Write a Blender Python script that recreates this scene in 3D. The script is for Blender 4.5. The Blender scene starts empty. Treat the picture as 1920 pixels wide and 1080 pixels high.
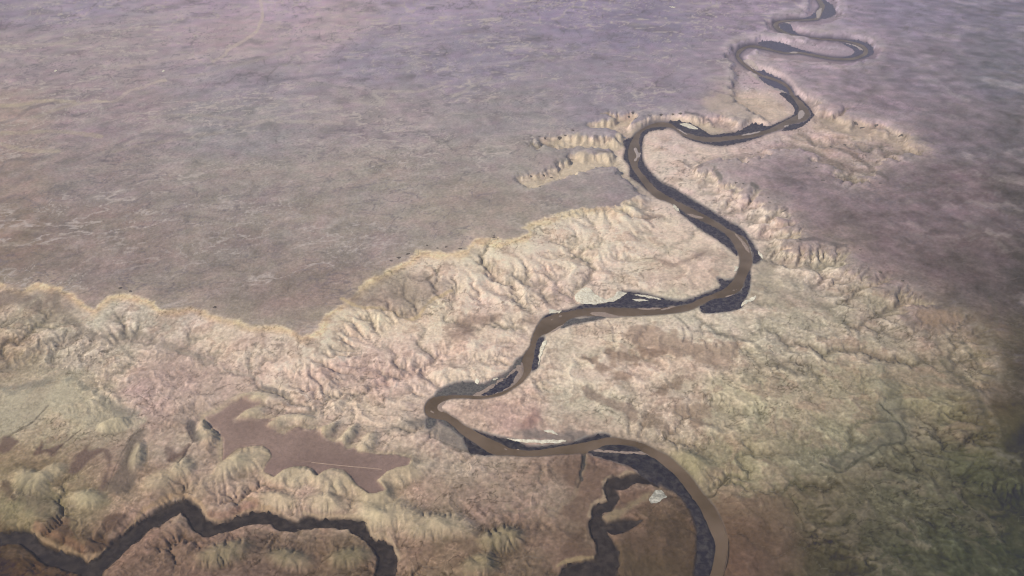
import bpy, math, random
import numpy as np
from mathutils import Vector, geometry

random.seed(7)
CAM_H = 100.0                       # 1 unit = 100 m: an airliner about ten kilometres up
PITCH = math.radians(31.2)
FPX = 1507.0
CT, ST = math.cos(PITCH), math.sin(PITCH)
HORIZON_PY = 540 - FPX * math.tan(PITCH)

# ---------------------------------------------------------------- plan helpers
def ground(px, py, z=0.0):
    """World x, y of what the survey photo shows at px, py if it lies at height z."""
    px = np.asarray(px, float); py = np.asarray(py, float)
    a = (px - 960) / FPX; b = (540 - py) / FPX
    dz = b * CT - ST
    t = (z - CAM_H) / dz
    return a * t, (b * ST + CT) * t

def plan(x, y):
    """World x, y on the datum plane -> chart coordinates used for all outlines."""
    depth = y * CT + CAM_H * ST
    up = y * ST - CAM_H * CT
    return 960 + FPX * x / depth, 540 - FPX * up / depth

def chart(pts, z=0.0):
    p = np.array(pts, float)
    x, y = ground(p[:, 0], p[:, 1], z)
    u, v = plan(x, y)
    return np.stack([u, v], 1)

def smooth_line(p, n=6, closed=False):
    p = np.asarray(p, float); m = len(p); out = []
    for i in range(m if closed else m - 1):
        g = (lambda k: p[k % m]) if closed else (lambda k: p[min(max(k, 0), m - 1)])
        a, b, c, d = g(i - 1), g(i), g(i + 1), g(i + 2)
        for k in range(n):
            t = k / n
            out.append(.5 * ((2*b) + (-a+c)*t + (2*a-5*b+4*c-d)*t*t + (-a+3*b-3*c+d)*t**3))
    if not closed: out.append(p[-1])
    return np.array(out)

def shrink(pts, by):
    p = np.array(pts, float)
    t = np.roll(p, -1, 0) - np.roll(p, 1, 0); t /= np.maximum(np.hypot(t[:, 0], t[:, 1]), 1e-6)[:, None]
    area = (p[:, 0] * np.roll(p[:, 1], -1) - np.roll(p[:, 0], -1) * p[:, 1]).sum()
    n = np.stack([-t[:, 1], t[:, 0]], 1) * (1 if area > 0 else -1)
    return [tuple(q) for q in p + n * by]

def sstep(a, b, x):
    t = np.clip((x - a) / (b - a), 0, 1)
    return t * t * (3 - 2 * t)

# ---------------------------------------------------------------- noise
def hash2(ix, iy, k):
    ix = ix.astype(np.int64); iy = iy.astype(np.int64)
    h = (ix * 374761393 + iy * 668265263 + k * 1442695041) & 0xffffffff
    h = ((h ^ (h >> 13)) * 1274126177) & 0xffffffff
    h = ((h ^ (h >> 16)) * 2246822519) & 0xffffffff
    return ((h ^ (h >> 15)) & 0xffffff) / float(0xffffff)

def vnoise(x, y, k=0):
    ix = np.floor(x); iy = np.floor(y); fx = x - ix; fy = y - iy
    res = 0
    wx = fx*fx*fx*(fx*(fx*6-15)+10); wy = fy*fy*fy*(fy*(fy*6-15)+10)
    for i in (0, 1):
        for j in (0, 1):
            an = hash2(ix + i, iy + j, k) * 2 * math.pi
            g = np.cos(an) * (fx - i) + np.sin(an) * (fy - j)
            res = res + g * (wx if i else 1 - wx) * (wy if j else 1 - wy)
    return res * 1.5

from concurrent.futures import ThreadPoolExecutor
POOL = ThreadPoolExecutor(8)
def split_run(fn, arrays, extra):
    n = len(arrays[0])
    if n < 40000: return fn(*arrays, *extra)
    cuts = np.linspace(0, n, 17).astype(int)
    jobs = [POOL.submit(fn, *[None if a is None else a[s:e] for a in arrays], *extra) for s, e in zip(cuts[:-1], cuts[1:])]
    res = [j.result() for j in jobs]
    if isinstance(res[0], tuple): return tuple(np.concatenate(r) for r in zip(*res))
    return np.concatenate(res)

def fbm(x, y, wl, octs, k=0, gain=.5, fade=None):
    return split_run(fbm_part, (x, y, fade), (wl, octs, k, gain))

def fbm_part(x, y, fade, wl, octs, k, gain):
    s = 0; a = 1.0; tot = 0
    for o in range(octs):
        w = wl / 2**o
        n = vnoise(x / w + 17.3 * o, y / w - 9.1 * o, k + o)
        if fade is not None: n = n * sstep(1.6, 4.0, w / fade)
        s = s + a * n; tot += a; a *= gain
    return s / tot

def gully(x, y, dx, dy, k):
    return split_run(gully_part, (x, y, dx, dy), (k,))

def gully_part(x, y, dx, dy, k):
    """One octave of slope-following rills: value and derivative."""
    ix = np.floor(x); iy = np.floor(y); fx = x - ix; fy = y - iy
    va = 0; vx = 0; vy = 0; wt = 0
    for i in (-1, 0, 1):
        for j in (-1, 0, 1):
            hx = hash2(ix + i, iy + j, k) - .5; hy = hash2(ix + i, iy + j, k + 7) - .5
            px = fx - i - .5 - hx * .8; py = fy - j - .5 - hy * .8
            d = px*px + py*py
            w = np.exp(-d * 2.2)
            m = (px * dx + py * dy) * 2 * math.pi
            c = np.cos(m); s = np.sin(m)
            va = va + c * w; vx = vx - s * w * dx; vy = vy - s * w * dy
            wt = wt + w
    return va / wt, vx / wt, vy / wt

# ---------------------------------------------------------------- outlines surveyed for this valley
WATER = [  # left bank x, y, right bank x, y, going upstream
(1312,1120,1338,1122),(1330,1080,1353,1080),(1338,1050,1361,1050),(1341,1023,1363,1023),(1333,1000,1360,1000),(1320,970,1350,972),
(1310,950,1337,948),(1293,927,1315,922),(1273,900,1297,897),(1250,878,1275,875),(1228,861,1252,855),(1217,855,1237,848),(1205,847,1222,840),
(1190,838,1203,831),(1160,834,1167,824),(1133,836,1143,820),(1122,841,1127,823),(1103,847,1097,829),(1077,851,1070,834),(1047,852,1047,838),
(997,856,997,845),(957,854,960,841),(923,852,937,831),(903,840,913,820),(880,825,888,807),(863,812,870,797),(850,800,857,787),
(835,789,845,780),(818,786,837,774),(804,782,823,770),(797,773,820,763),(798,760,824,757),(805,750,833,752),(820,743,845,748),
(853,741,870,747),(887,742,897,748),(907,742,917,746),(935,737,943,740),(957,727,965,727),(968,713,980,716),(980,698,994,699),
(978,677,998,686),(985,662,1001,669),(994,650,1004,652),(997,637,1011,633),(1003,620,1028,624),(1013,603,1046,614),(1023,595,1060,606),(1043,588,1070,598),
(1070,583,1092,593),(1100,578,1113,593),(1128,577,1150,595),(1170,577,1171,593),(1203,579,1203,592),(1233,578,1234,590),(1273,574,1273,586),
(1297,568,1293,582),(1317,558,1313,573),(1340,550,1334,563),(1357,542,1362,557),(1373,527,1387,546),(1382,512,1398,523),(1387,497,1405,507),
(1387,482,1411,492),(1380,467,1408,474),(1370,450,1398,449),(1353,433,1380,437),(1333,423,1360,427),(1310,412,1335,411),(1290,403,1310,397),
(1273,390,1287,386),(1253,379,1267,376),(1232,372,1250,366),(1213,355,1231,354),(1197,333,1212,333),(1185,315,1196,313),(1178,296,1200,295),
(1178,279,1200,279),(1184,264,1198,263),(1192,251,1203,250),(1210,238,1215,242),(1233,230,1236,238),(1258,232,1262,241),(1277,245,1278,253),
(1300,253,1297,261),(1323,257,1317,265),(1344,257,1345,266),(1370,255,1370,263),(1403,251,1411,258),(1437,243,1434,252),(1458,233,1463,243),
(1478,223,1480,234),(1494,215,1503,229),(1497,205,1517,221),(1496,199,1517,209),(1490,189,1505,192),(1481,178,1489,179),(1476,167,1482,165),
(1462,156,1467,153),(1440,148,1446,145),(1423,141,1427,139),(1403,130,1407,127),(1389,119,1395,117),(1380,107,1386,106),(1383,95,1390,98),
(1397,87,1401,90),(1413,85,1413,89),(1440,90,1440,94),(1473,98,1473,101),(1498,97,1499,101),(1532,103,1531,107),(1565,108.5,1565,112.5),
(1597,108,1600,112.5),(1616,101,1625,103),(1619,93,1627,93),(1607,85,1614,82),(1582,78,1587,75.5),(1540,74.5,1540,72),(1507,71,1508,68.7),
(1473,64,1478,61.5),(1455,55,1462,52),(1450,45,1459,45),(1463,39,1470,41),(1498,36.5,1498,38.8),(1528,34,1534,37),(1531,22,1541,25),
(1537,12,1547,12),(1531,0,1539,-1),(1523,-12,1531,-14),(1530,-28,1538,-27),(1550,-42,1556,-40),(1540,-56,1546,-57),(1490,-70,1495,-73),(1520,-90,1526,-91)]

# name, outline, tint, label
SCRUB = [
([(1330,1090),(1338,1050),(1341,1023),(1333,1000),(1320,970),(1310,950),(1293,927),(1273,900),(1250,878),(1228,861),(1217,856),(1200,852),(1165,850.5),(1130,848.5),(1102,848),(1127,858),(1160,868),(1187,880),(1205,893),(1218,902),(1236,912),(1252,918),(1264,922),(1278,934),(1290,952),(1300,972),(1307,1000),(1307,1042),(1303,1090)],'d','broad dark floodplain scrub inside the lowest river bend, below the canyon mouth'),
([(1122,841.5),(1133,836.5),(1150,834.5),(1170,835.5),(1190,839),(1203,846),(1190,847),(1165,846),(1140,845)],'d','lens shaped dark scrub island in the river at the lowest bend'),
([(1060,834),(1082,829),(1102,821),(1127,815),(1143,818),(1128,823),(1097,830),(1070,835),(1047,838),(1020,843),(997,845),(975,843),(960,841),(937,831),(913,820),(888,808),(900,811),(930,820),(947,823),(968,828),(988,837),(1010,839),(1030,837)],'d','long dark scrub belt on the north bank opposite the small gorge mouth'),
([(868,818),(887,832),(905,843),(924,853),(900,853),(883,848),(874,835)],'d','dark triangular thicket on the south bank beside the grey fan'),
([(823,789),(836,789),(850,801),(864,813),(870,822),(860,815),(846,803),(834,797)],'g','thin dark scrub belt edging the grey fan below the tight hairpin'),
([(800,787),(812,786),(818,790),(814,797),(806,803),(801,800)],'g','small grey scrub patch outside the tight hairpin bend'),
([(900,742),(922,728),(940,715),(957,702),(972,695),(966,707),(962,717),(947,731),(930,737),(913,741.5)],'d','dark scrub on the leaf shaped bar upstream of the tight hairpin'),
([(817,741),(830,729),(860,719),(888,718),(907,722),(925,713),(955,697),(970,675),(981,671),(975,681),(950,704),(922,722),(897,737),(880,741),(853,740),(823,742)],'g','grey green scrub terrace on the outer bank before the tight hairpin'),
([(1006,640),(1012,634),(1020,634),(1014,650),(1010,665),(1008,687),(999,695),(997,688),(1001,670),(1004,655)],'d','narrow dark scrub strip on the east bank beside white salty ground'),
([(1008,628),(1013,618),(1023,613),(1024,618),(1014,627)],'d','little dark scrub islet where the river turns south'),
([(1053,614),(1062,603),(1070,597),(1087,600),(1118,594),(1133,596),(1097,604),(1072,609)],'g','ragged grey scrub on the inner bank of the elbow bend'),
([(1016,603),(1022,594),(1037,587),(1067,582),(1080,577),(1100,570),(1120,571),(1153,563),(1167,551),(1180,548),(1210,552),(1237,560),(1255,563),(1280,565),(1300,560),(1314,558),(1297,568),(1267,572),(1238,577),(1205,578),(1180,577),(1128,576),(1095,578),(1065,583),(1043,588),(1027,595)],'d','long dark scrub flat streaked with white salt above the middle reach'),
([(1316,574),(1330,564),(1348,558),(1362,557),(1385,549),(1392,544),(1398,524),(1405,508),(1406,527),(1403,547),(1393,567),(1390,577),(1373,583),(1347,586),(1322,587),(1314,581)],'d','dark marshy thicket with pale channels on the outside of the middle bend'),
([(1346,523),(1360,527),(1377,525),(1366,534),(1357,542),(1340,550),(1317,558),(1297,566),(1315,554),(1340,545),(1352,537)],'d','ragged dark fringe on the inner bank of the middle bend'),
([(1213,331),(1227,340),(1238,346),(1260,352),(1277,363),(1302,378),(1335,397),(1360,413),(1383,425),(1395,435),(1408,453),(1420,473),(1426,487),(1413,494),(1412,477),(1403,453),(1388,440),(1368,430),(1335,410),(1307,395),(1277,380),(1247,365),(1230,353),(1218,340)],'d','long dark scrub ribbon along the eastern bank of the straight reach'),
([(1267,388),(1287,402),(1293,407),(1310,413),(1333,424),(1353,434),(1370,451),(1379,467),(1381,478),(1360,460),(1340,446),(1318,433),(1305,423),(1288,409),(1275,399)],'d','broad dark scrub ribbon along the western bank of the straight reach'),
([(1168,265),(1187,257),(1192,251),(1184,265),(1178,279),(1178,297),(1184,313),(1194,329),(1214,356),(1198,343),(1182,331),(1181,312),(1170,297),(1173,280)],'d','dark scrub on the outer west bank of the upper hairpin'),
([(1203,250),(1213,242),(1236,238.5),(1249,239),(1243,243),(1223,245),(1210,253),(1205,265),(1203,287),(1208,308),(1227,332),(1243,345),(1266,357),(1240,354),(1222,344),(1205,325),(1195,308),(1200,295),(1200,279),(1198,263)],'d','dark scrub rim on the inside of the upper hairpin'),
([(1250,229),(1263,226.5),(1283,229),(1303,235),(1320,245),(1329,251),(1343,252),(1383,247),(1410,233.5),(1440,237),(1458,231),(1474,224),(1460,234),(1437,244),(1403,250),(1370,255),(1343,257),(1323,257),(1298,252),(1277,245),(1258,232)],'d','dark scrub lens around the white gravel above the upper hairpin'),
([(1280,255),(1300,261),(1320,266),(1345,266.5),(1370,263.5),(1410,258.5),(1429,255),(1393,267),(1353,273.5),(1328,271),(1300,264)],'d','dark lower bank strip opposite the white gravel lens'),
([(1466,245),(1480,234.5),(1503,230),(1518,221),(1519,210),(1507,193),(1491,180),(1498,182),(1513,197),(1523,210),(1526,217),(1511,232),(1497,240),(1480,245)],'d','dark thicket round the outside of the pointed bend'),
([(1437,240),(1458,231),(1474,224),(1489,214),(1487,200),(1475,188),(1462,176),(1470,174),(1483,179),(1491,190),(1497,199),(1497,206),(1493,216),(1478,224),(1458,234)],'d','dark scrub on the inside of the pointed bend'),
([(1423,144),(1440,148.5),(1463,156.5),(1476,167),(1480,177),(1467,170),(1447,162),(1433,155)],'f','faint grey scrub island below the far meanders'),
([(1420,133),(1440,137),(1460,147),(1474,157),(1484,165),(1488,176),(1482,166),(1467,153),(1446,144.5),(1428,139)],'f','thin grey scrub strip on the east side below the far meanders'),
([(1420,80),(1447,77.5),(1473,82.5),(1500,92.5),(1530,101),(1498,97),(1473,98),(1440,90)],'f','blue grey scrub lens between two far meanders'),
([(1598,82),(1614,82),(1628,93),(1625,103),(1612,111),(1634,104),(1638,94),(1632,84),(1620,79),(1600,75),(1588,75.5)],'f','dim scrub crescent outside the far eastern loop'),
([(1575,79),(1600,86),(1610,92),(1618,100),(1597,107.5),(1580,108),(1597,103),(1600,94)],'f','dim scrub inside the far eastern loop'),
([(1470,43),(1483,47),(1487,57),(1500,67),(1478,61.5),(1464,53),(1461,46)],'f','hazy scrub inside the farthest western loop'),
([(1500,36),(1515,32),(1528,24),(1530,33)],'f','hazy scrub beside the farthest reach on its west side'),
([(1547,12),(1541,25),(1536,36),(1556,33),(1566,26),(1562,12),(1548,0),(1540,-4)],'f','hazy scrub beside the farthest reach on its east side'),
]
DRY = [  # dark scrubby floors of the side canyons
([(1220,903),(1205,893),(1190,890),(1177,890),(1163,897),(1150,897),(1138,903),(1133,913),(1135,930),(1137,940),(1123,944),(1115,953),(1110,967),(1105,987),(1107,1007),(1115,1023),(1120,1038),(1115,1052),(1085,1055),(1060,1062),(1053,1072),(1050,1095),(1156,1095),(1160,1067),(1162,1053),(1158,1030),(1150,1013),(1135,998),(1153,1006),(1177,998),(1193,990),(1203,977),(1177,975),(1160,978),(1138,983),(1128,972),(1130,966),(1147,958),(1158,947),(1161,932),(1152,920),(1173,922),(1183,915),(1193,910),(1213,912),(1225,907),(1236,913)],'winding dark canyon floor entering the lowest bend of the river'),
([(-60,1002),(0,1003),(25,998),(48,997),(62,1002),(75,1015),(95,1030),(125,1037),(150,1046),(168,1058),(185,1048),(215,1020),(250,987),(290,965),(325,945),(345,938),(358,941),(372,950),(380,962),(390,977),(405,981),(420,980),(450,969),(480,960),(505,960),(525,967),(540,976),(560,980),(580,970),(610,976),(640,972),(665,975),(685,982),(692,1000),(700,1012),(720,1015),(738,1028),(745,1050),(742,1095),(705,1095),(708,1050),(700,1035),(690,1020),(660,1005),(655,996),(625,992),(600,993),(575,995),(545,1000),(525,998),(510,987),(490,983),(470,985),(440,996),(410,1005),(385,1010),(365,1000),(350,975),(340,967),(320,975),(300,990),(280,1000),(240,1035),(215,1058),(195,1078),(188,1095),(160,1095),(150,1080),(120,1074),(85,1062),(62,1040),(40,1026),(15,1026),(-60,1034)],'dark canyon floor winding across the bottom left'),
]
BARS = [
([(1113,846.5),(1120,843.5),(1140,845),(1165,847),(1190,848),(1206,847.5),(1219,856),(1200,852),(1165,850.5),(1130,848.5)],'narrow sandbar under the lens shaped scrub island'),
([(887,741.5),(903,732),(920,722),(940,709),(957,697),(978,679),(982,697),(976,710),(962,723),(950,731),(930,738),(905,742.5)],'long leaf shaped sandbar wrapped round dark scrub above the tight hairpin'),
([(823,770),(823,762),(830,756),(836,752),(834,758),(829,764),(831,772)],'crescent sandbar on the inside of the tight hairpin'),
([(806,771),(810,770),(815,774),(813,775.5)],'tiny pale sandbar in midstream at the tight hairpin'),
([(943,840.5),(947,840),(955,845),(954,846)],'tiny pale sandbar in midstream below the dark triangular thicket'),
([(965,841),(968,840.5),(974,843.5),(972,844)],'faint small sandbar hugging the north bank scrub belt'),
([(1104,588),(1118,584),(1137,586),(1153,590.5),(1168,592.5),(1150,596),(1120,592.5)],'wide pinkish sandbar along the south bank of the middle reach'),
([(1031,623),(1045,613),(1057,608),(1050,615),(1038,623)],'slim sandbar on the inner side of the elbow bend'),
([(1026,603),(1034,598),(1041,597),(1033,601)],'slim brown sandbar at the head of the elbow bend'),
([(1046,592),(1055,590.5),(1053,593.5),(1048,594)],'small pale sandbar in midstream at the elbow bend'),
([(1193,579.5),(1210,578),(1238,577),(1234,580),(1210,581)],'thin sandbar strip under the white streaked scrub flat'),
([(1237,581),(1247,577),(1266,574.5),(1260,577.5),(1245,581.5)],'pale pointed sandbar at the east tip of the white streaked scrub flat'),
([(1359,556.5),(1363,554),(1377,551.5),(1376,554.5),(1365,557)],'pink oval sandbar beside the marshy thicket'),
([(1367,546.5),(1372,544),(1383,541),(1380,544)],'thin pink sandbar upstream of the pink oval one'),
([(1289,400),(1303,402),(1320,408),(1314,410),(1300,408),(1291,404)],'pale sandbar near the west bank of the straight reach'),
([(1375,435),(1384,441),(1393,450),(1403,462),(1406,474),(1399,469),(1390,455),(1381,444)],'long cream sandbar on the east side at the end of the straight reach'),
([(1188,279),(1193,276.5),(1197,285),(1202,287),(1201,293),(1196,296),(1193,302),(1188,301),(1193,294),(1192,288)],'forked pale sandbar in the upper hairpin'),
([(1268,241),(1275,243),(1290,252),(1284,251)],'thin pale sandbar just above the upper hairpin'),
([(1390,252.5),(1408,248.5),(1428,246),(1416,250.5),(1395,254)],'slender pale sandbar below the pointed bend'),
([(1497,212),(1500,207),(1505,206.5),(1509,213),(1505,220),(1497,224)],'rounded pink sandbar inside the pointed bend'),
([(1470,236),(1478,233.5),(1482,235),(1473,239)],'small pale sandbar outside the pointed bend'),
([(1442,159),(1458,164),(1474,171),(1481,178),(1462,172),(1448,167)],'pale sandbar along the faint scrub island'),
([(1406,139.5),(1420,143),(1426,152),(1417,148)],'pinkish triangular sandbar at the head of the faint scrub island'),
([(1394,114),(1407,119),(1423,133),(1413,130),(1400,121)],'long cream sandbar where the far meanders begin'),
([(1585,82),(1600,83.5),(1614,90),(1618,95),(1606,90)],'cream sandbar inside the far eastern loop'),
([(1479,98),(1488,95),(1497,99),(1488,100)],'bright little sandbar between two far meanders'),
([(1461,52),(1464,46),(1475,42),(1488,41),(1476,44.5),(1467,49)],'hooked pale sandbar in the farthest western loop'),
([(1530,24),(1534,18),(1541,15),(1540,24),(1536,33),(1531,33)],'pale sandbar in the farthest straight reach'),
]
SALT = [
([(1217,941),(1223,932),(1229,924),(1238,923),(1246,929),(1250,935),(1243,940),(1236,946),(1226,949),(1220,949)],'salt_pan','pan','white dried-up pan with a grey centre under the brown spur'),
([(1078,556),(1087,545),(1103,543),(1112,550),(1122,557),(1138,562),(1150,558),(1160,549),(1176,550),(1168,556),(1153,565),(1133,568),(1112,571),(1087,569)],'salt_flat','salt flat','cream white salt flat at the west end of the streaked scrub'),
([(1030,588),(1030,581),(1040,582),(1054,584.5),(1042,587.5)],'salt_flat','salt flat','small white salt wedge at the foot of the grey fan by the elbow bend'),
([(1185,552),(1200,553),(1225,557),(1240,562),(1215,559)],'salt_flat','salt flat','thin white salt streak along the upper edge of the scrub flat'),
([(1185,562),(1200,561),(1217,564.5),(1200,565)],'salt_flat','salt flat','thin white salt streak in the middle of the scrub flat'),
([(1390,575),(1391,569),(1400,563),(1417,557),(1411,565),(1400,570)],'salt_flat','salt flat','ragged white salt crust behind the marshy thicket'),
([(1377,505),(1377,501),(1385,500),(1383,506),(1378,512)],'salt_flat','salt flat','small white salt crust on the inner bank of the middle bend'),
([(1420,472),(1425,474),(1432,485),(1426,482)],'salt_flat','salt flat','small white salt crust at the east end of the straight reach'),
([(1013,652),(1020,640),(1026,641),(1020,655),(1014,672),(1010,686),(1011,665)],'salt_flat','salt flat','long white salty bank east of the narrow scrub strip'),
([(1273,232.5),(1287,231.5),(1300,236),(1309,242.5),(1297,242),(1283,237)],'gravel_bar','gravel bar','bright white gravel patch inside the dark scrub lens'),
([(891,716),(894,713),(898,715),(898,719),(894,719.5)],'salt_flat','salt flat','round white salt spot on the grey green scrub terrace'),
([(925,712),(932,709),(935,711),(928,713.5)],'salt_flat','salt flat','oval white salt spot at the east tip of the scrub terrace'),
([(950,823),(975,825),(1010,827),(1048,826),(1062,828),(1040,832),(1000,832),(975,830)],'salt_flat','salt flat','long cream salt streak beside the north bank scrub belt'),
([(1020,810),(1033,808),(1046,816),(1038,815)],'salt_flat','salt flat','short white streak on the grey terrace'),
([(1264,384),(1270,389),(1274,397),(1268,395),(1262,389)],'salt_flat','salt flat','white speckled salt crust on the west bank of the straight reach'),
([(1254,12),(1258,12.5),(1266,14),(1264,15.5),(1258,14.5)],'salt_flat','salt flat','tiny bright white clearing far away near the top of the view'),
([(101,134),(104,131.5),(107,133),(104,135.5)],'salt_flat','salt flat','tiny white spot on the far left plateau, the western one'),
([(304,134),(307,131.5),(309,133.5),(306,135.5)],'salt_flat','salt flat','tiny white spot beside the faint pink track on the far plateau'),
([(1480,900),(1480,900),(1480,900)],None,None,None),
]
# ---------------------------------------------------------------- soils, as they look from the air (sRGB), corner vignette and far haze painted in, partly unhazed later
HIGH = [(0,0,150,140,155),(160,0,155,145,160),(400,0,165,150,165),(550,10,174,157,172),(800,0,160,148,165),(1100,0,148,138,158),(1400,0,148,136,152),(1700,0,135,128,145),(1900,0,125,120,135),
(0,120,155,143,148),(200,100,160,148,152),(450,80,170,154,160),(620,60,172,156,163),(470,150,153,144,152),(700,110,150,142,155),(900,120,146,138,152),(1200,60,140,132,150),(1250,150,150,140,152),(1700,150,132,124,135),(1900,150,118,115,125),
(0,230,160,145,140),(200,230,155,142,145),(450,250,152,146,148),(700,230,156,146,148),(950,230,150,143,146),(1150,190,148,140,150),(1650,200,138,126,135),(1800,250,125,116,123),(1920,260,108,103,108),
(0,350,152,138,132),(200,350,150,140,138),(450,360,153,144,140),(700,350,158,149,143),(950,300,154,146,143),(1600,350,130,118,122),(1800,380,118,106,110),(1920,380,98,92,94),
(0,450,140,126,118),(200,450,143,131,126),(450,470,146,136,130),(600,450,152,142,136),(900,400,158,148,140),(600,560,145,132,125),(1650,460,120,108,110),(1850,500,105,95,96),(1920,520,85,80,80),
(1870,700,95,87,78),(1920,700,80,75,70),(1850,830,86,80,66),(1920,850,62,60,50),(1420,200,160,146,145),(1560,40,142,132,148),(1500,140,150,138,148)]
LOW = [(1560,20,150,138,148),(1490,50,156,142,148),(1480,85,156,142,146),(1600,90,146,134,140),(1640,120,136,125,134),(1395,100,152,140,148),(1430,130,166,150,146),(1390,150,160,146,146),(1540,120,150,136,140),(0,560,168,148,128),(50,600,160,148,128),(0,670,145,130,110),(150,660,160,150,132),(300,600,172,160,142),(450,640,188,171,150),(600,650,197,180,158),(700,580,192,177,152),(900,500,196,180,158),(1100,450,199,184,162),
(1300,480,195,179,158),(1000,560,190,174,155),(850,700,190,173,154),(700,700,182,162,146),(1100,700,185,172,150),(1250,680,178,160,140),(1300,600,182,172,150),(1400,380,186,170,155),(1300,330,192,176,160),
(1450,300,172,154,148),(1400,200,185,165,150),(1550,250,172,154,144),(1600,320,150,136,128),(1100,280,190,172,155),(1560,500,168,156,138),(1500,600,162,152,132),(1650,600,150,140,122),(1750,620,152,138,120),(1800,700,134,124,104),(1840,640,140,126,108),(1700,560,152,138,122),(1650,480,150,136,124),
(0,780,160,150,125),(150,760,168,156,130),(300,740,168,148,134),(450,900,162,144,124),(350,860,160,144,126),(550,900,174,154,134),(700,780,184,167,146),(850,850,172,155,136),(950,780,180,158,140),(1100,750,174,163,142),
(1250,760,168,155,134),(1400,760,158,149,124),(1550,780,147,138,114),(1700,780,128,120,98),(1850,800,104,96,78),(1920,850,66,64,52),
(0,900,140,126,100),(100,930,138,124,100),(300,920,148,128,108),(500,930,165,142,122),(700,960,168,148,124),(850,950,150,132,113),(1000,920,147,130,113),(1100,890,128,108,95),(1000,1030,120,103,88),(1400,880,146,136,110),
(1550,850,134,126,102),(1550,940,102,92,72),(1700,900,104,97,77),(1850,900,84,82,64),(1920,950,70,70,56),(0,1060,68,58,48),(60,1070,88,72,58),(300,1050,120,100,86),(500,1060,113,96,84),(650,1060,116,99,82),(850,1060,128,110,90),
(1000,1060,113,97,82),(1240,1000,98,83,70),(1240,1070,88,76,62),(1400,1050,92,76,65),(1550,1060,82,73,58),(1700,1060,82,80,64),(1850,1060,74,76,60),(1920,1080,66,68,55)]

Z_UP = 2.0
PLATEAU_WEST = [(-900,-400),(-900,524),(-60,515),(0,523),(40,540),(67,527),(117,533),(150,557),(177,573),(200,547),(233,543),(280,553),(307,573),(333,573),(360,568),(400,583),(450,595),(500,607),(540,610),(567,625),
(590,613),(608,585),(640,560),(683,527),(740,493),(773,477),(774,463),(820,467),(867,467),(887,443),(940,447),(987,435),(973,427),(1007,407),(1057,393),(1107,385),(1160,385),(1196,363),(1180,340),(1155,312),
(1107,312),(1063,332),(992,353),(973,335),(1017,325),(1063,298),(1073,288),(1150,285),(1140,277),(1053,279),(1013,261),(1073,252),(1140,259),(1165,250),(1140,238),(1103,234),(1173,216),(1190,212),(1180,232),(1223,218),(1280,216),(1360,222),(1390,232),(1440,226),(1380,190),(1372,160),(1378,130),(1362,100),(1376,82),(1420,72),(1480,74),(1530,66),(1440,58),(1436,38),(1460,30),(1512,28),(1518,0),(1500,-60),(1480,-400)]
PLATEAU_EAST = [(1560,-400),(1570,0),(1580,25),(1560,42),(1500,50),(1520,64),(1620,66),(1652,90),(1640,112),(1560,122),(1450,108),(1420,96),(1402,104),(1412,122),(1460,140),(1492,172),(1530,190),(1560,212),(1600,226),(1650,235),(1700,250),(1720,285),(1660,300),(1640,335),(1590,345),
(1560,320),(1500,275),(1450,282),(1390,300),(1350,296),(1313,310),(1340,317),(1353,337),(1420,353),(1443,380),(1470,387),(1490,423),(1512,440),(1497,453),(1553,457),(1613,467),(1597,483),(1633,497),(1650,510),(1690,530),(1723,543),(1757,553),(1767,573),(1747,583),
(1717,587),(1803,590),(1840,607),(1862,640),(1872,700),(1850,770),(1880,850),(2100,900),(3000,900),(3000,-400)]

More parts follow.
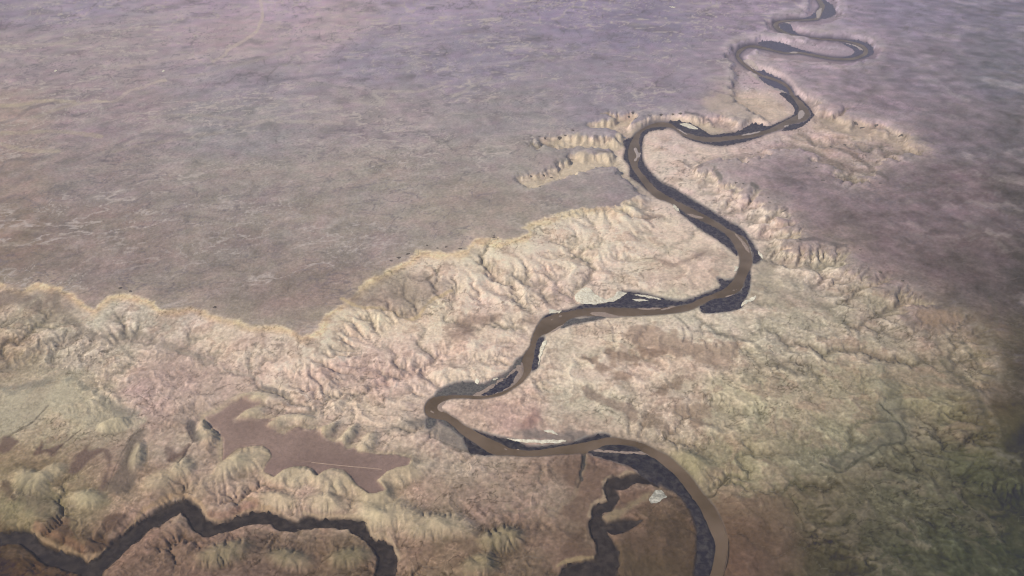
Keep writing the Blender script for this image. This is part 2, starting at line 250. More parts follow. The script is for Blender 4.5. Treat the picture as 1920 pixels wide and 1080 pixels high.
# z, edge softness, edge raggedness, strength, colour, outline
PATCH = [
(1.9,3,6,.75,(206,184,160),[(1100,235),(1130,226),(1172,217),(1190,213),(1182,224),(1160,234),(1130,237)]),
(1.9,3,6,.8,(206,184,160),[(1015,261),(1045,257),(1073,253),(1110,258),(1140,261),(1152,254),(1160,244),(1170,250),(1170,264),(1140,275),(1085,276),(1050,274),(1035,266)]),
(1.9,3,6,.8,(206,184,160),[(1063,300),(1075,290),(1110,287),(1153,287),(1158,300),(1130,306),(1100,312),(1068,328),(1030,345),(992,354),(975,336),(1005,330),(1040,322),(1055,312)]),
(1.9,3,6,.7,(200,178,156),[(1172,242),(1195,232),(1223,221),(1260,216),(1300,219),(1345,232),(1372,244),(1330,248),(1290,232),(1245,227),(1215,234),(1190,246)]),
(1.7,8,12,.5,(196,172,152),[(1525,222),(1560,215),(1610,228),(1650,240),(1700,258),(1760,290),(1720,285),(1660,262),(1590,250),(1530,240)]),
(1.5,8,12,.5,(196,174,154),[(1320,190),(1380,170),(1430,175),(1470,195),(1485,212),(1440,222),(1380,222),(1330,210)]),
# western lowland
(1.2,14,14,.55,(128,112,104),[(640,575),(690,540),(740,512),(800,518),(845,533),(812,556),(776,592),(723,582),(673,582)]),
(.6,10,12,.5,(150,132,118),[(0,560),(40,560),(80,575),(110,590),(125,610),(90,605),(40,585),(0,590)]),
(.6,12,14,.5,(128,112,105),[(0,548),(60,556),(110,560),(150,585),(120,600),(70,580),(0,575)]),
(.6,22,30,.30,(180,154,140),[(290,650),(360,660),(440,700),(480,715),(470,740),(420,745),(400,790),(330,800),(290,760),(280,700)]),
(.6,18,26,.32,(172,144,132),[(600,690),(640,680),(690,690),(735,700),(730,730),(690,735),(650,720),(610,725),(575,735),(560,715)]),
(.6,18,26,.25,(178,152,140),[(730,660),(790,660),(800,700),(770,740),(740,720)]),
(.6,16,24,.25,(180,154,142),[(420,610),(500,630),(560,650),(560,670),(480,660),(420,640)]),
(.4,10,14,.6,(140,116,104),[(850,600),(880,590),(940,588),(930,605),(895,612),(870,625),(855,615)]),
(.4,10,14,.5,(140,116,104),[(840,622),(880,618),(890,632),(850,636)]),
(.4,9,12,.5,(140,116,104),[(975,598),(1000,590),(1012,600),(990,612),(972,610)]),
(.4,12,20,.35,(150,126,116),[(1000,560),(1040,545),(1080,560),(1040,575)]),
(.4,12,22,.3,(158,134,122),[(1290,470),(1340,460),(1380,480),(1370,520),(1320,545),(1240,545),(1200,520),(1250,500)]),
(.5,4,4,.55,(140,118,108),[(1225,482),(1243,486),(1262,492),(1290,485),(1318,470),(1322,476),(1290,492),(1260,498),(1238,492)]),
(.6,4,4,.55,(142,120,110),[(1200,398),(1215,398),(1228,400),(1246,404),(1232,409),(1212,412),(1207,404)]),
# inside the elbow, centre right
(.9,7,22,.62,(160,134,117),[(1178,616),(1215,604),(1232,612),(1246,628),(1262,614),(1276,632),(1305,632),(1325,640),(1368,638),(1392,650),(1384,668),(1370,685),(1340,680),(1310,672),(1290,665),(1255,660),(1215,655),(1184,650),(1174,632)]),
(.9,7,20,.66,(142,117,102),[(1140,652),(1180,655),(1215,655),(1248,662),(1212,670),(1190,682),(1160,678),(1172,698),(1192,700),(1170,706),(1140,700),(1115,682),(1100,670),(1112,668),(1135,680)]),
(.9,6,16,.6,(130,108,94),[(1230,727),(1262,712),(1282,710),(1270,726),(1240,738),(1218,740)]),
(.8,6,14,.55,(126,106,92),[(1208,775),(1235,772),(1248,790),(1262,808),(1232,800),(1205,790)]),
(.8,5,12,.6,(140,118,106),[(1100,722),(1120,730),(1150,745),(1180,757),(1192,765),(1195,785),(1180,780),(1150,762),(1120,748),(1098,738)]),
(.8,8,18,.5,(142,118,102),[(1260,765),(1300,755),(1340,760),(1330,785),(1290,790),(1260,780)]),
(.6,18,22,.38,(170,140,127),[(845,760),(900,755),(960,762),(1010,775),(1012,795),(985,812),(950,808),(900,790),(860,780)]),
(.6,8,10,.6,(146,114,106),[(972,795),(1000,770),(1015,778),(1010,792),(985,805)]),
(.1,7,8,.75,(128,116,110),[(960,812),(985,808),(1020,808),(1040,818),(1072,808),(1092,812),(1098,822),(1060,829),(1010,828),(965,820)]),
(.1,8,6,.7,(140,128,118),[(800,782),(822,790),(860,812),(884,852),(850,842),(808,820),(790,800),(740,808),(720,805),(760,795)]),
# right lowlands
(.4,12,16,.5,(146,134,120),[(1413,495),(1430,470),(1450,462),(1455,500),(1445,540),(1420,555),(1404,545)]),
(1.6,8,12,.7,(160,134,114),[(1713,588),(1750,584),(1800,588),(1805,600),(1780,610),(1740,610),(1715,602)]),
(1.0,8,14,.5,(108,98,88),[(1770,672),(1785,680),(1810,710),(1830,740),(1850,790),(1825,780),(1800,735),(1775,695)]),
(.8,10,14,.55,(110,104,92),[(1640,790),(1660,730),(1650,690),(1660,690),(1690,740),(1708,800),(1695,835),(1650,838),(1600,870),(1555,878),(1560,860),(1610,840),(1650,815)]),
(.8,12,16,.35,(176,166,142),[(1630,690),(1650,690),(1665,750),(1700,800),(1690,800),(1650,760),(1632,715)]),
(.8,12,20,.5,(124,98,84),[(1325,926),(1360,925),(1440,922),(1480,945),(1500,1000),(1500,1060),(1420,1090),(1365,1085),(1365,1030),(1350,970)]),
(.8,16,20,.35,(140,118,92),[(1560,890),(1600,875),(1640,890),(1600,940),(1570,1000),(1545,960)]),
(.8,16,20,.2,(70,68,52),[(1560,985),(1600,930),(1625,900),(1630,915),(1600,960),(1580,1000)]),
(.8,14,24,.4,(126,118,88),[(1780,845),(1860,860),(1870,880),(1790,885)]),
# bottom middle flats
(.8,10,12,.65,(124,101,88),[(1040,870),(1088,858),(1115,862),(1160,880),(1200,893),(1160,893),(1136,905),(1130,935),(1115,950),(1104,985),(1050,960),(1080,915)]),
(.8,7,10,.7,(120,96,84),[(1160,925),(1190,912),(1222,912),(1215,925),(1175,945),(1160,965),(1150,962),(1162,940)]),
(.7,14,16,.5,(100,84,72),[(1160,1000),(1200,990),(1290,960),(1300,1040),(1290,1085),(1165,1085)]),
(.7,10,12,.6,(104,84,74),[(1060,1010),(1095,990),(1110,1030),(1118,1042),(1080,1050),(1050,1052)]),
(.5,6,8,.8,(158,138,112),[(1132,968),(1145,960),(1180,945),(1215,925),(1232,914),(1234,920),(1200,945),(1160,970),(1140,978)]),
# bottom left
(1.0,4,6,.85,(124,102,94),[(130,877),(137,890),(160,872),(182,856),(193,850),(200,846),(205,848),(190,845),(165,848),(163,838),(158,845)]),
(1.0,4,6,.8,(122,102,94),[(193,848),(204,846),(210,858),(206,880),(197,923),(182,920),(190,905),(203,880),(202,860)]),
(1.0,4,6,.8,(122,100,92),[(0,828),(18,818),(30,826),(36,832),(16,848),(0,849)]),
(1.0,4,6,.8,(120,98,90),[(62,850),(74,838),(78,822),(82,838),(80,845),(110,835),(120,834),(97,856),(85,849),(66,855)]),
(1.0,4,6,.8,(122,100,92),[(313,866),(316,856),(340,848),(355,835),(352,848),(338,870)]),
(1.0,4,6,.6,(112,94,88),[(312,852),(308,842),(316,838),(330,850),(318,856)]),
(1.0,5,7,.7,(112,94,82),[(7,905),(20,910),(30,935),(40,940),(16,938),(8,925)]),
(.7,5,7,.75,(110,88,78),[(92,985),(98,973),(128,970),(133,990),(138,1010),(110,1002),(96,992)]),
(.7,5,7,.75,(112,90,80),[(195,983),(210,968),(235,966),(240,975),(215,998),(198,1000)]),
(.7,6,9,.7,(104,84,74),[(165,1025),(185,1003),(200,1010),(212,1025),(185,1040),(168,1040)]),
(1.2,6,12,.6,(190,175,150),[(0,735),(20,735),(70,727),(100,718),(130,713),(140,722),(153,738),(170,743),(190,762),(215,775),(235,780),(262,778),(275,787),(262,800),(230,810),(190,812),(150,792),(118,785),(90,765),(60,800),(0,810)]),
(1.0,7,12,.5,(128,122,112),[(0,727),(20,735),(70,727),(130,712),(140,720),(155,738),(172,741),(190,758),(228,776),(262,776),(240,768),(210,752),(185,738),(150,712),(100,712),(40,720)]),
(.9,5,6,.6,(112,100,92),[(245,815),(275,805),(262,835),(258,850),(255,890),(245,930),(200,925),(215,890),(235,850)]),  # shade on the slope right of the mesa top, painted in
(.9,5,6,.7,(96,88,88),[(354,790),(368,792),(372,812),(392,826),(370,833),(358,822),(353,808)]),  # right-facing slope, its shade painted as a darker patch
(1.0,8,12,.4,(105,98,85),[(30,900),(70,890),(100,920),(120,950),(95,980),(60,970),(40,945)]),
(.9,16,16,.4,(168,156,118),[(0,935),(40,945),(70,970),(60,990),(0,990)]),
(.9,14,14,.45,(158,146,114),[(160,925),(200,925),(210,945),(190,955),(160,945)]),
]
# sharply edged brown mesa top with scalloped rim, and its pale alcoves below
MESA = [(383,783),(393,800),(408,812),(418,822),(418,850),(418,862),(432,850),(446,840),(470,836),(492,836),(505,845),(510,857),(498,872),(495,884),(514,895),(530,882),(550,875),(572,874),(588,880),(595,895),(606,883),(625,877),(643,880),(657,893),(668,908),(692,926),(702,926),
(722,920),(708,905),(705,902),(725,885),(745,877),(765,874),(770,860),(740,852),(705,852),(670,848),(664,838),(650,842),(640,830),(622,828),(602,818),(603,808),(560,802),(545,806),(530,815),(505,803),(498,798),(515,790),(500,785),(470,785),(442,786),(470,765),(488,757),(455,748),(430,762),(408,775)]
LOBES = [(60,905,34,20,.3),(165,940,30,16,0),(100,890,26,14,-.4),(215,800,30,12,-.2),(300,905,34,18,-.4),(345,880,22,18,-.3),(260,860,14,26,.3),(520,940,40,16,.1),(610,945,36,16,.1),(700,975,34,20,.2),(850,985,40,22,.2),(940,1010,40,22,-.2),(660,1045,40,18,-.2),(420,1040,50,20,-.3),(545,1050,40,18,.2),  # pale rounded spurs: centre x, y, half width, half height, tilt
(470,862,38,20,-.3),(552,895,42,20,0),(625,905,40,24,.1),(720,950,50,30,.3),(790,985,50,26,.3),(395,812,22,26,.6),(755,890,48,18,-.3),(430,880,30,16,-.5),(900,1060,36,20,-.2),
(480,748,32,9,-.05),(470,778,28,8,-.25),(520,795,22,8,-.2),(615,808,20,10,-.6),(655,815,22,10,-.8),(690,830,22,14,-.8),(560,785,30,8,0),(1290,870,46,26,.3)]
# narrow features: z, half width, softness, strength, relief, colour, line
LINES = [(2.0,1.8,2.5,0.7,0,(186,170,158),[(0,88),(60,86),(110,82),(145,76)]),
(2.0,1.4,2.5,0.6,0,(186,168,165),[(0,64),(30,65)]),
(2.0,1.6,2.5,0.6,0,(180,166,166),[(20,36),(64,31)]),
(2.0,1.3,2.5,0.5,0,(184,170,172),[(160,58),(220,50),(330,38)]),
(2.0,1.3,2.5,0.5,0,(184,170,172),[(222,24),(290,28),(340,22)]),
(2.0,2.4,2.5,0.7,0,(194,174,148),[(0,198),(35,198),(60,192),(90,190),(140,192)]),
(2.0,1.6,2.5,0.6,0,(186,168,150),[(60,222),(110,205),(150,195),(200,190)]),
(2.0,2.4,2.5,0.65,0,(190,172,148),[(0,250),(45,249),(110,247),(190,256)]),
(2.0,2.6,2.5,0.6,0,(190,172,148),[(0,270),(45,282),(110,284)]),
(2.0,1.4,2.5,0.5,0,(184,168,156),[(180,292),(240,268),(290,262)]),
(2.0,1.5,2.5,0.65,0,(192,176,164),[(450,240),(520,222),(560,212),(640,202)]),
(2.0,1.5,2.5,0.65,0,(192,176,164),[(520,228),(600,228),(640,232)]),
(2.0,1.5,2.5,0.6,0,(194,178,166),[(655,190),(720,196),(700,172),(780,172),(830,158)]),
(2.0,2.0,2.5,0.65,0,(192,176,164),[(845,180),(870,172),(890,158),(915,150),(920,144)]),
(2.0,1.4,2.5,0.5,0,(186,172,170),[(870,125),(940,118),(1035,108)]),
(2.0,1.5,2.5,0.55,0,(188,170,160),[(205,128),(300,115),(400,95)]),
(2.0,1.4,2.5,0.5,0,(188,170,160),[(330,145),(390,138),(560,90)]),
(2.0,1.5,2.5,0.5,0,(180,164,150),[(280,222),(360,215),(450,226)]),
(2.0,1.6,2.5,0.5,0,(176,160,146),[(210,285),(290,268),(420,248)]),
(2.0,1.3,2.5,0.45,0,(176,160,148),[(185,412),(290,410),(360,396),(430,408),(520,404)]),
(2.0,1.3,2.5,0.5,0,(178,162,148),[(330,408),(400,415),(440,422)]),
(2.0,1.5,2.5,0.5,0,(116,104,108),[(0,232),(30,222),(60,202),(110,192)]),
(2.0,1.6,2.5,0.5,0,(118,108,110),[(0,322),(14,302),(60,298),(110,288)]),
(2.0,1.4,2.5,0.45,0,(116,106,114),[(450,164),(500,158),(560,146),(640,138)]),
(2.0,1.4,2.5,0.4,0,(118,108,112),[(200,286),(260,255),(330,252)]),
(2.0,1.4,2.5,0.4,0,(118,108,112),[(0,382),(30,366),(60,378),(80,390)]),
(2.0,1.6,2.5,0.5,0,(176,158,142),[(20,428),(60,434),(120,440),(150,448)]),
(2.0,1.6,2.5,0.5,0,(172,154,138),[(0,460),(60,455),(130,462)]),

(.5,1.6,2,.75,-.03,(186,168,150),[(215,640),(255,634),(290,640),(310,655),(350,668),(390,680),(430,700),(470,708),(490,718),(492,725),(535,740)]),
(.5,5,4,.6,-.06,(138,124,112),[(110,560),(112,585),(125,600),(150,618),(165,632),(195,642),(230,635),(280,636),(300,650),(345,664),(390,684)]),
(.5,1.6,2,.8,-.03,(122,112,108),[(492,722),(495,730),(520,735),(540,741)]),
(.5,3,4,.5,-.06,(132,120,110),[(0,700),(30,690),(60,665),(100,645),(150,635),(190,640)]),
(.5,3,4,.45,-.06,(134,122,112),[(0,612),(50,608),(110,607),(150,618)]),
(.5,1.3,2,.7,-.02,(202,178,158),[(540,782),(580,782),(620,778),(660,770),(690,780),(722,790),(730,803)]),
(.5,1.3,2,.7,-.02,(200,178,158),[(718,640),(725,680),(718,700),(735,720),(728,760),(730,790)]),
(2.0,1.8,2.2,.8,0,(206,184,168),[(488,0),(492,30),(487,45),(480,60),(455,78),(430,92),(420,105),(400,115)]),
(2.0,1.6,2,.8,0,(206,184,168),[(310,150),(290,155),(265,165),(240,172),(214,190),(180,190)]),
(2.0,1.0,2,.4,0,(186,166,156),[(490,42),(505,48),(520,56)]),
(.3,3,4,.6,-.12,(150,132,112),[(1100,848),(1095,870),(1092,885),(1085,900),(1080,920),(1072,935),(1058,942),(1050,955),(1042,965)]),
(.3,2,3,.6,-.08,(152,134,114),[(1045,958),(1020,948),(1000,952),(985,958),(965,960),(950,948)]),
(.2,3,2,.85,-.15,(66,68,72),[(1094,848),(1094,862),(1092,878),(1088,888),(1091,900)]),
(.2,1,1.5,.8,-.05,(84,74,68),[(1091,890),(1087,905),(1083,915)]),
(.5,1.2,1.5,.7,-.05,(88,78,70),[(150,1055),(150,1020),(140,1000),(148,985),(130,975),(128,960),(120,955)]),
(.5,1.6,2,.6,-.03,(168,150,112),[(120,955),(112,940),(100,925),(93,910)]),
(.6,1.6,1.6,.9,-.3,(70,62,58),[(1300,930),(1315,935),(1325,950),(1340,965),(1350,985),(1360,998),(1366,1015),(1366,1045),(1355,1080)]),  # shadow of the right bank cliff, painted as a dark line
(.6,1,1.2,.8,-.1,(84,76,62),[(1297,897),(1305,910),(1312,925),(1322,928),(1340,926),(1350,908),(1368,892)]),
(.9,.8,1.2,.7,-.05,(100,86,80),[(270,807),(250,818),(240,835),(228,855),(213,888),(200,922)]),
(.9,.8,1.2,.7,-.05,(96,86,78),[(92,762),(75,780),(58,797),(30,812),(15,822)]),
(.9,.8,1.2,.7,-.05,(100,86,80),[(152,808),(135,822),(118,836),(97,856)]),
(.9,.8,1.2,.7,-.05,(90,80,80),[(353,790),(353,808),(362,830),(350,845),(344,862),(336,872)]),
(1.4,2.2,3,.6,-.1,(92,86,76),[(1762,668),(1772,682),(1795,702),(1815,712),(1830,745),(1850,785)]),
(1.6,2.0,3,.65,-.1,(86,82,76),[(1798,615),(1805,640),(1822,660),(1840,690)]),
(1.6,3,5,.6,-.1,(120,108,98),[(1680,565),(1700,595),(1715,612),(1735,625)]),
(1.6,2,4,.6,-.05,(112,100,96),[(1735,555),(1758,560),(1765,572),(1755,582)]),
(1.0,1.6,2,.75,-.12,(82,78,68),[(1650,755),(1665,770),(1690,795),(1697,812),(1695,828),(1655,833),(1635,850),(1610,860),(1580,882),(1560,878),(1540,868)]),  # shadow along the rim, painted into the ground colour
(.4,1.4,2.5,.6,-.06,(112,104,96),[(1265,590),(1280,602),(1300,620),(1340,622),(1400,640),(1440,662),(1475,690),(1500,705)]),
(.4,2.5,4,.5,-.06,(120,112,100),[(1410,640),(1440,668),(1468,690),(1500,708),(1540,740)]),
(.4,1,1.4,.6,-.05,(98,88,86),[(1118,598),(1116,608),(1124,615),(1138,620)]),
(.4,1,1.4,.6,-.05,(98,88,86),[(1140,600),(1149,615),(1149,632),(1152,642)]),
(.4,1,1.4,.6,-.05,(98,88,86),[(1278,612),(1284,628),(1280,642)]),(.4,1,1.4,.6,-.05,(98,88,86),[(1290,614),(1298,628),(1296,645)]),
(.4,1,1.4,.5,-.05,(98,88,86),[(1180,620),(1182,630),(1174,634)]),(.4,1,1.4,.5,-.05,(98,88,86),[(1322,640),(1326,652)]),(.4,1,1.4,.5,-.05,(98,88,86),[(1340,638),(1344,652)]),
(.5,5,8,.35,-.08,(140,128,116),[(880,478),(930,505),(980,530),(1020,550),(1050,565)]),
(.5,4,7,.35,-.08,(140,128,118),[(1080,480),(1095,510),(1110,535),(1130,548)]),
(.5,1.5,3,.4,-.04,(198,182,162),[(1065,420),(1066,450),(1067,478),(1080,490)]),
(.8,5,9,.4,-.08,(134,122,110),[(1420,560),(1450,550),(1480,570),(1500,590),(1530,610)]),
(.8,3,5,.45,-.06,(134,124,110),[(1445,535),(1480,545),(1520,560),(1550,580)]),
(1.7,2,3,.65,-.05,(92,86,84),[(1500,243),(1515,250),(1530,265)]),(1.7,2,3,.6,-.04,(96,88,86),[(1565,272),(1600,285),(1628,305),(1640,320),(1665,338)]),
(1.9,2,3,.6,-.05,(100,92,92),[(1285,293),(1300,308),(1315,311)]),(1.9,2.5,3,.65,-.05,(94,92,88),[(1340,318),(1348,330),(1352,338)]),(1.9,2.5,3,.65,-.05,(96,92,88),[(1410,345),(1420,354)]),
(1.9,2,3,.6,-.05,(92,84,86),[(1472,390),(1478,405),(1488,422)]),(1.9,2,3,.6,-.05,(96,88,88),[(1500,452),(1530,450),(1560,460),(1585,462)]),
(1.9,1.2,2,.7,-.05,(84,80,84),[(1285,212),(1310,216),(1328,221)]),(1.9,1.0,2,.65,-.05,(96,86,84),[(1115,256),(1145,258)]),(1.9,1.0,2,.65,-.05,(96,86,84),[(1120,284),(1148,285)]),
(2.0,1.3,2,.6,-.05,(98,88,88),[(1205,398),(1212,402),(1222,412),(1226,415)]),
(1.9,2.5,4,.5,-.05,(104,96,86),[(1855,560),(1866,580),(1868,610)]),
(.15,1,1.5,.7,-.03,(96,88,82),[(808,821),(835,834),(860,843),(890,852)]),  # painted shadow of the bluff
(.15,1,1.5,.5,.0,(188,170,150),[(800,800),(812,795),(822,800),(840,806),(850,815)]),
(.6,1.4,2,.55,0,(196,176,146),[(1142,818),(1170,826),(1200,838),(1240,862),(1270,890)]),
]
RIM_LINES = [  # bright lips of the canyons
(.5,2.4,3,.8,(186,160,132),[(1205,891),(1190,887),(1177,886),(1163,893),(1148,893),(1136,900),(1131,914),(1133,936),(1118,941),(1108,952),(1105,968)]),
(.5,2.4,3,.7,(176,152,116),[(1118,1045),(1105,1047),(1085,1048),(1060,1054),(1045,1062)]),
(.5,4,4,.75,(176,146,116),[(60,997),(80,1010),(100,1022),(128,1032),(148,1042),(165,1050)]),
(.5,3.5,4,.75,(182,150,120),[(165,1045),(190,1040),(215,1020),(250,985),(270,960),(300,945),(328,930),(350,930)]),
(.5,3,4,.8,(190,158,128),[(350,931),(372,942),(384,958),(392,972),(405,978),(420,977),(450,965),(482,955),(505,955)]),
(.5,3,4,.7,(190,160,130),[(452,936),(475,940),(495,952),(515,958),(530,968),(542,976)]),
(.5,3,4,.7,(192,166,136),[(570,962),(600,970),(630,970),(665,970),(685,978),(693,995),(702,1008),(720,1005),(738,1022),(748,1050)]),
(.5,5,6,.5,(150,112,94),[(70,990),(100,1005),(130,1018),(155,1032)]),
(.5,5,6,.5,(150,112,96),[(395,965),(420,968),(450,955),(480,945)]),
(1.2,1.6,2.4,.8,(206,178,142),[(640,565),(673,579),(723,579),(773,594),(810,560),(848,541)]),
]
RAVINE_SHADES = [(820,466),(836,464),(863,467),(801,461),(748,484),(765,477),(733,490),(926,446),(926,443),(1011,256),(1022,258),(1012,352),(996,327),(1020,324),(1034,325),(1060,253),(1050,255),(1074,246),(1180,214),(1186,211),(1190,222),(1216,216),(1240,214),(1262,213),(1276,213),
(1440,372),(1443,380),(1470,394),(1476,404),(1488,421),(1380,343),(1393,346),(1605,227),(1618,232),(1644,232),(1690,250),(1590,205),(1586,262),(1650,345),(1560,265),(1403,305),(1530,315),(1542,340),(1613,470),(1650,512),(1692,528),(1500,452),(403,577),(72,526),(245,547),(225,541)]
# ---------------------------------------------------------------- the sheet the ground is built on
rows_main = np.arange(1206, -140, -1.62)
_, y_main = ground(np.zeros_like(rows_main) + 960, rows_main)
far = HORIZON_PY + (rows_main[-1] - HORIZON_PY) * np.linspace(1, .02, 34)[1:]
_, y_far = ground(np.zeros_like(far) + 960, far)
y_near = y_main[0] - np.cumsum(np.geomspace(.3, 40, 26))
Y = np.concatenate([y_near[::-1], y_main, y_far])
depth = np.maximum(Y * CT + CAM_H * ST, 60)
s_main = (np.arange(-190, 2112, 1.62) - 960) / FPX
s_out = np.cumsum(np.geomspace(.004, 3.0, 22))
S = np.concatenate([(s_main[0] - s_out)[::-1], s_main, s_main[-1] + s_out])
X2 = S[None, :] * depth[:, None]
Y2 = np.repeat(Y[:, None], len(S), 1)
NR, NC = X2.shape
X = X2.ravel(); YY = Y2.ravel()
dd = np.repeat(depth[:, None], NC, 1).ravel()
U, V = plan(X, YY)
V = np.where(YY < y_main[0] - 1, 1206 + (y_main[0] - YY) * 8, V)
U = np.where(YY * CT + CAM_H * ST < 60, 960 + FPX * X / dd, U)
DIST = np.sqrt(X**2 + YY**2 + CAM_H**2)
SPX = dd / FPX * 1.62                 # spacing of the sheet, across
SPY = np.abs(np.gradient(Y))[:, None].repeat(NC, 1).ravel()
FADE = np.maximum(SPX, SPY * .7)

def outline_distance(poly, pad=60, closed=True, u=None, v=None):
    """Signed distance (chart units, + inside) to an outline, only near it; elsewhere -pad."""
    uu = U if u is None else u; vv = V if v is None else v
    return split_run(outline_part, (uu, vv), (poly, pad, closed))

def outline_part(uu, vv, poly, pad, closed):
    p = np.asarray(poly, float)
    lo = p.min(0) - pad; hi = p.max(0) + pad
    idx = np.nonzero((uu > lo[0]) & (uu < hi[0]) & (vv > lo[1]) & (vv < hi[1]))[0]
    out = np.full(uu.shape, -float(pad))
    if not len(idx): return out
    x = uu[idx]; y = vv[idx]
    best = np.full(len(idx), 1e18); inside = np.zeros(len(idx), bool)
    q = np.roll(p, -1, 0) if closed else p[1:]
    pp = p if closed else p[:-1]
    for (ax, ay), (bx, by) in zip(pp, q):
        ex, ey = bx - ax, by - ay
        L = ex*ex + ey*ey
        if L < 1e-12: continue
        wx = x - ax; wy = y - ay
        t = np.clip((wx * ex + wy * ey) / L, 0, 1)
        d = (wx - t*ex)**2 + (wy - t*ey)**2
        np.minimum(best, d, out=best)
        if closed:
            c = ((ay > y) != (by > y)) & (x < ex * (y - ay) / (ey if ey else 1e-12) + ax)
            inside ^= c
    d = np.sqrt(best)
    if closed: d = np.where(inside, d, -d)
    else: d = -d
    out[idx] = np.maximum(d, -pad) if closed else np.maximum(d, -pad)
    return out

# raggedness of edges, in world space so it stays isotropic on the ground
WOB = fbm(X, YY, 9.0, 5, 11, .6, FADE)
WOB2 = fbm(X + 50, YY - 20, 3.0, 3, 23, .6, FADE)

wl = smooth_line([(a, b) for a, b, c, d in WATER], 3)
wr = smooth_line([(c, d) for a, b, c, d in WATER], 3)
river_outline = np.concatenate([wl, wr[::-1]])
d_river = outline_distance(river_outline, 90)
sub_r = np.unique(np.append(np.arange(0, NR, 4), NR - 1)); sub_c = np.unique(np.append(np.arange(0, NC, 4), NC - 1))
def upsample(g, rr, cc):
    t = np.empty((len(rr), NC))
    for i_ in range(len(rr)): t[i_] = np.interp(np.arange(NC), cc, g[i_])
    r = np.arange(NR); k_ = np.clip(np.searchsorted(rr, r, 'right') - 1, 0, len(rr) - 2)
    f = ((r - rr[k_]) / (rr[k_ + 1] - rr[k_]))[:, None]
    return (t[k_] * (1 - f) + t[k_ + 1] * f).ravel()
ug, vg = U.reshape(NR, NC)[np.ix_(sub_r, sub_c)], V.reshape(NR, NC)[np.ix_(sub_r, sub_c)]
coarse_line = np.array([((a + c) / 2, (b + d) / 2) for a, b, c, d in WATER])[::2]
wide = -outline_part(ug.ravel(), vg.ravel(), coarse_line, 420, False)
wide = upsample(wide.reshape(len(sub_r), len(sub_c)), sub_r, sub_c)      # distance from the river, far afield
d_scrub = np.full(U.shape, -60.)
for pts, _, _ in SCRUB:
    d_scrub = np.maximum(d_scrub, outline_distance(smooth_line(chart(pts), 3, True), 30))
d_dry = np.full(U.shape, -60.)
for pts, _ in DRY:
    d_dry = np.maximum(d_dry, outline_distance(chart(shrink(pts, 2.6)), 60))
d_west = outline_distance(chart(PLATEAU_WEST, Z_UP), 160)
d_east = outline_distance(chart(PLATEAU_EAST, Z_UP), 160)
k = 1.62 * FPX / dd / 6 * 3
ragged = np.clip(200 / dd, .3, 1.6)
hw = sstep(-(16 + 84 * sstep(330, 470, V)) * ragged, 3, d_west + WOB * 22 * ragged)
he = sstep(-(18 + 52 * sstep(260, 460, V)) * ragged, 3, d_east + WOB * 26 * ragged)
mw = sstep(-3, 3, d_west + WOB * 14 * ragged + WOB2 * 7 * ragged)
me = sstep(-7, 7, d_east + WOB * 26 * ragged + WOB2 * 12 * ragged)

# ---------------------------------------------------------------- heights
wx = X + 3.0 * fbm(X, YY, 11, 3, 501); wy = YY + 3.0 * fbm(X + 90, YY, 11, 3, 503)
RID = 1 - np.abs(fbm(wx, wy, 11, 5, 511, .55, FADE)) * 3.2        # sharp crested ridges
away = sstep(6, 50, -d_river)
prof = np.clip(wide, 0, 420) * dd / FPX
low = .22 + .021 * prof + (.48 * fbm(X, YY, 26, 4, 3) + (.16 * RID + .10 * fbm(X, YY, 5, 4, 7, .6)) - .02) * away
low = np.clip(low, .12, 1.55)
H = low + (Z_UP - low) * np.maximum(hw, he)
H += (.30 * fbm(X, YY, 60, 3, 5) + .28 * fbm(X / 1.2, YY / 1.7, 14, 4, 15, .55)) * np.maximum(mw, me) * sstep(2, 40, np.maximum(d_west, d_east))
d_mesa = outline_distance(chart(MESA, 1.0), 60)
H = H + (1.0 - H) * sstep(-22, 1, d_mesa) * .9
for cx, cy, a, b, r in LOBES:
    x0, y0 = chart([(cx, cy)], .7)[0]
    c, s = math.cos(r), math.sin(r)
    ex = ((U - x0) * c + (V - y0) * s) / a; ey = (-(U - x0) * s + (V - y0) * c) / b
    q = np.exp(-(ex**2 + ey**2) ** 2 * .6)
    H += .6 * q * (1 - sstep(-2, 2, d_mesa))
patch_masks = []
for z, soft, rag, al, col, pts in PATCH:
    patch_masks.append(sstep(-soft, soft, outline_distance(smooth_line(chart(pts, z), 2, True), soft + rag * 2) + WOB2 * rag * 1.2 + WOB * rag * .6) * al)
line_masks = []
for z, w, soft, al, rel, col, pts in LINES:
    sd = -outline_distance(smooth_line(chart(pts, z), 4), w + soft + 12, closed=False)
    line_masks.append((1 - sstep(w, w + soft, sd + WOB2 * 3)) * al)
rim_masks = []
for z, w, soft, al, col, pts in RIM_LINES:
    sd = -outline_distance(smooth_line(chart(pts, z), 4), w + soft + 12, closed=False)
    rim_masks.append((1 - sstep(w * .4, w + soft, sd + WOB2 * 4)) * al)

# slope of the land before rills are cut
def slope(h):
    h = h.reshape(NR, NC)
    hv, hu = np.gradient(h)
    xv, xu = np.gradient(X2); yv = np.gradient(Y2, axis=0)
    gx = hu / xu
    gy = (hv - gx * xv) / yv
    return gx.ravel(), gy.ravel()

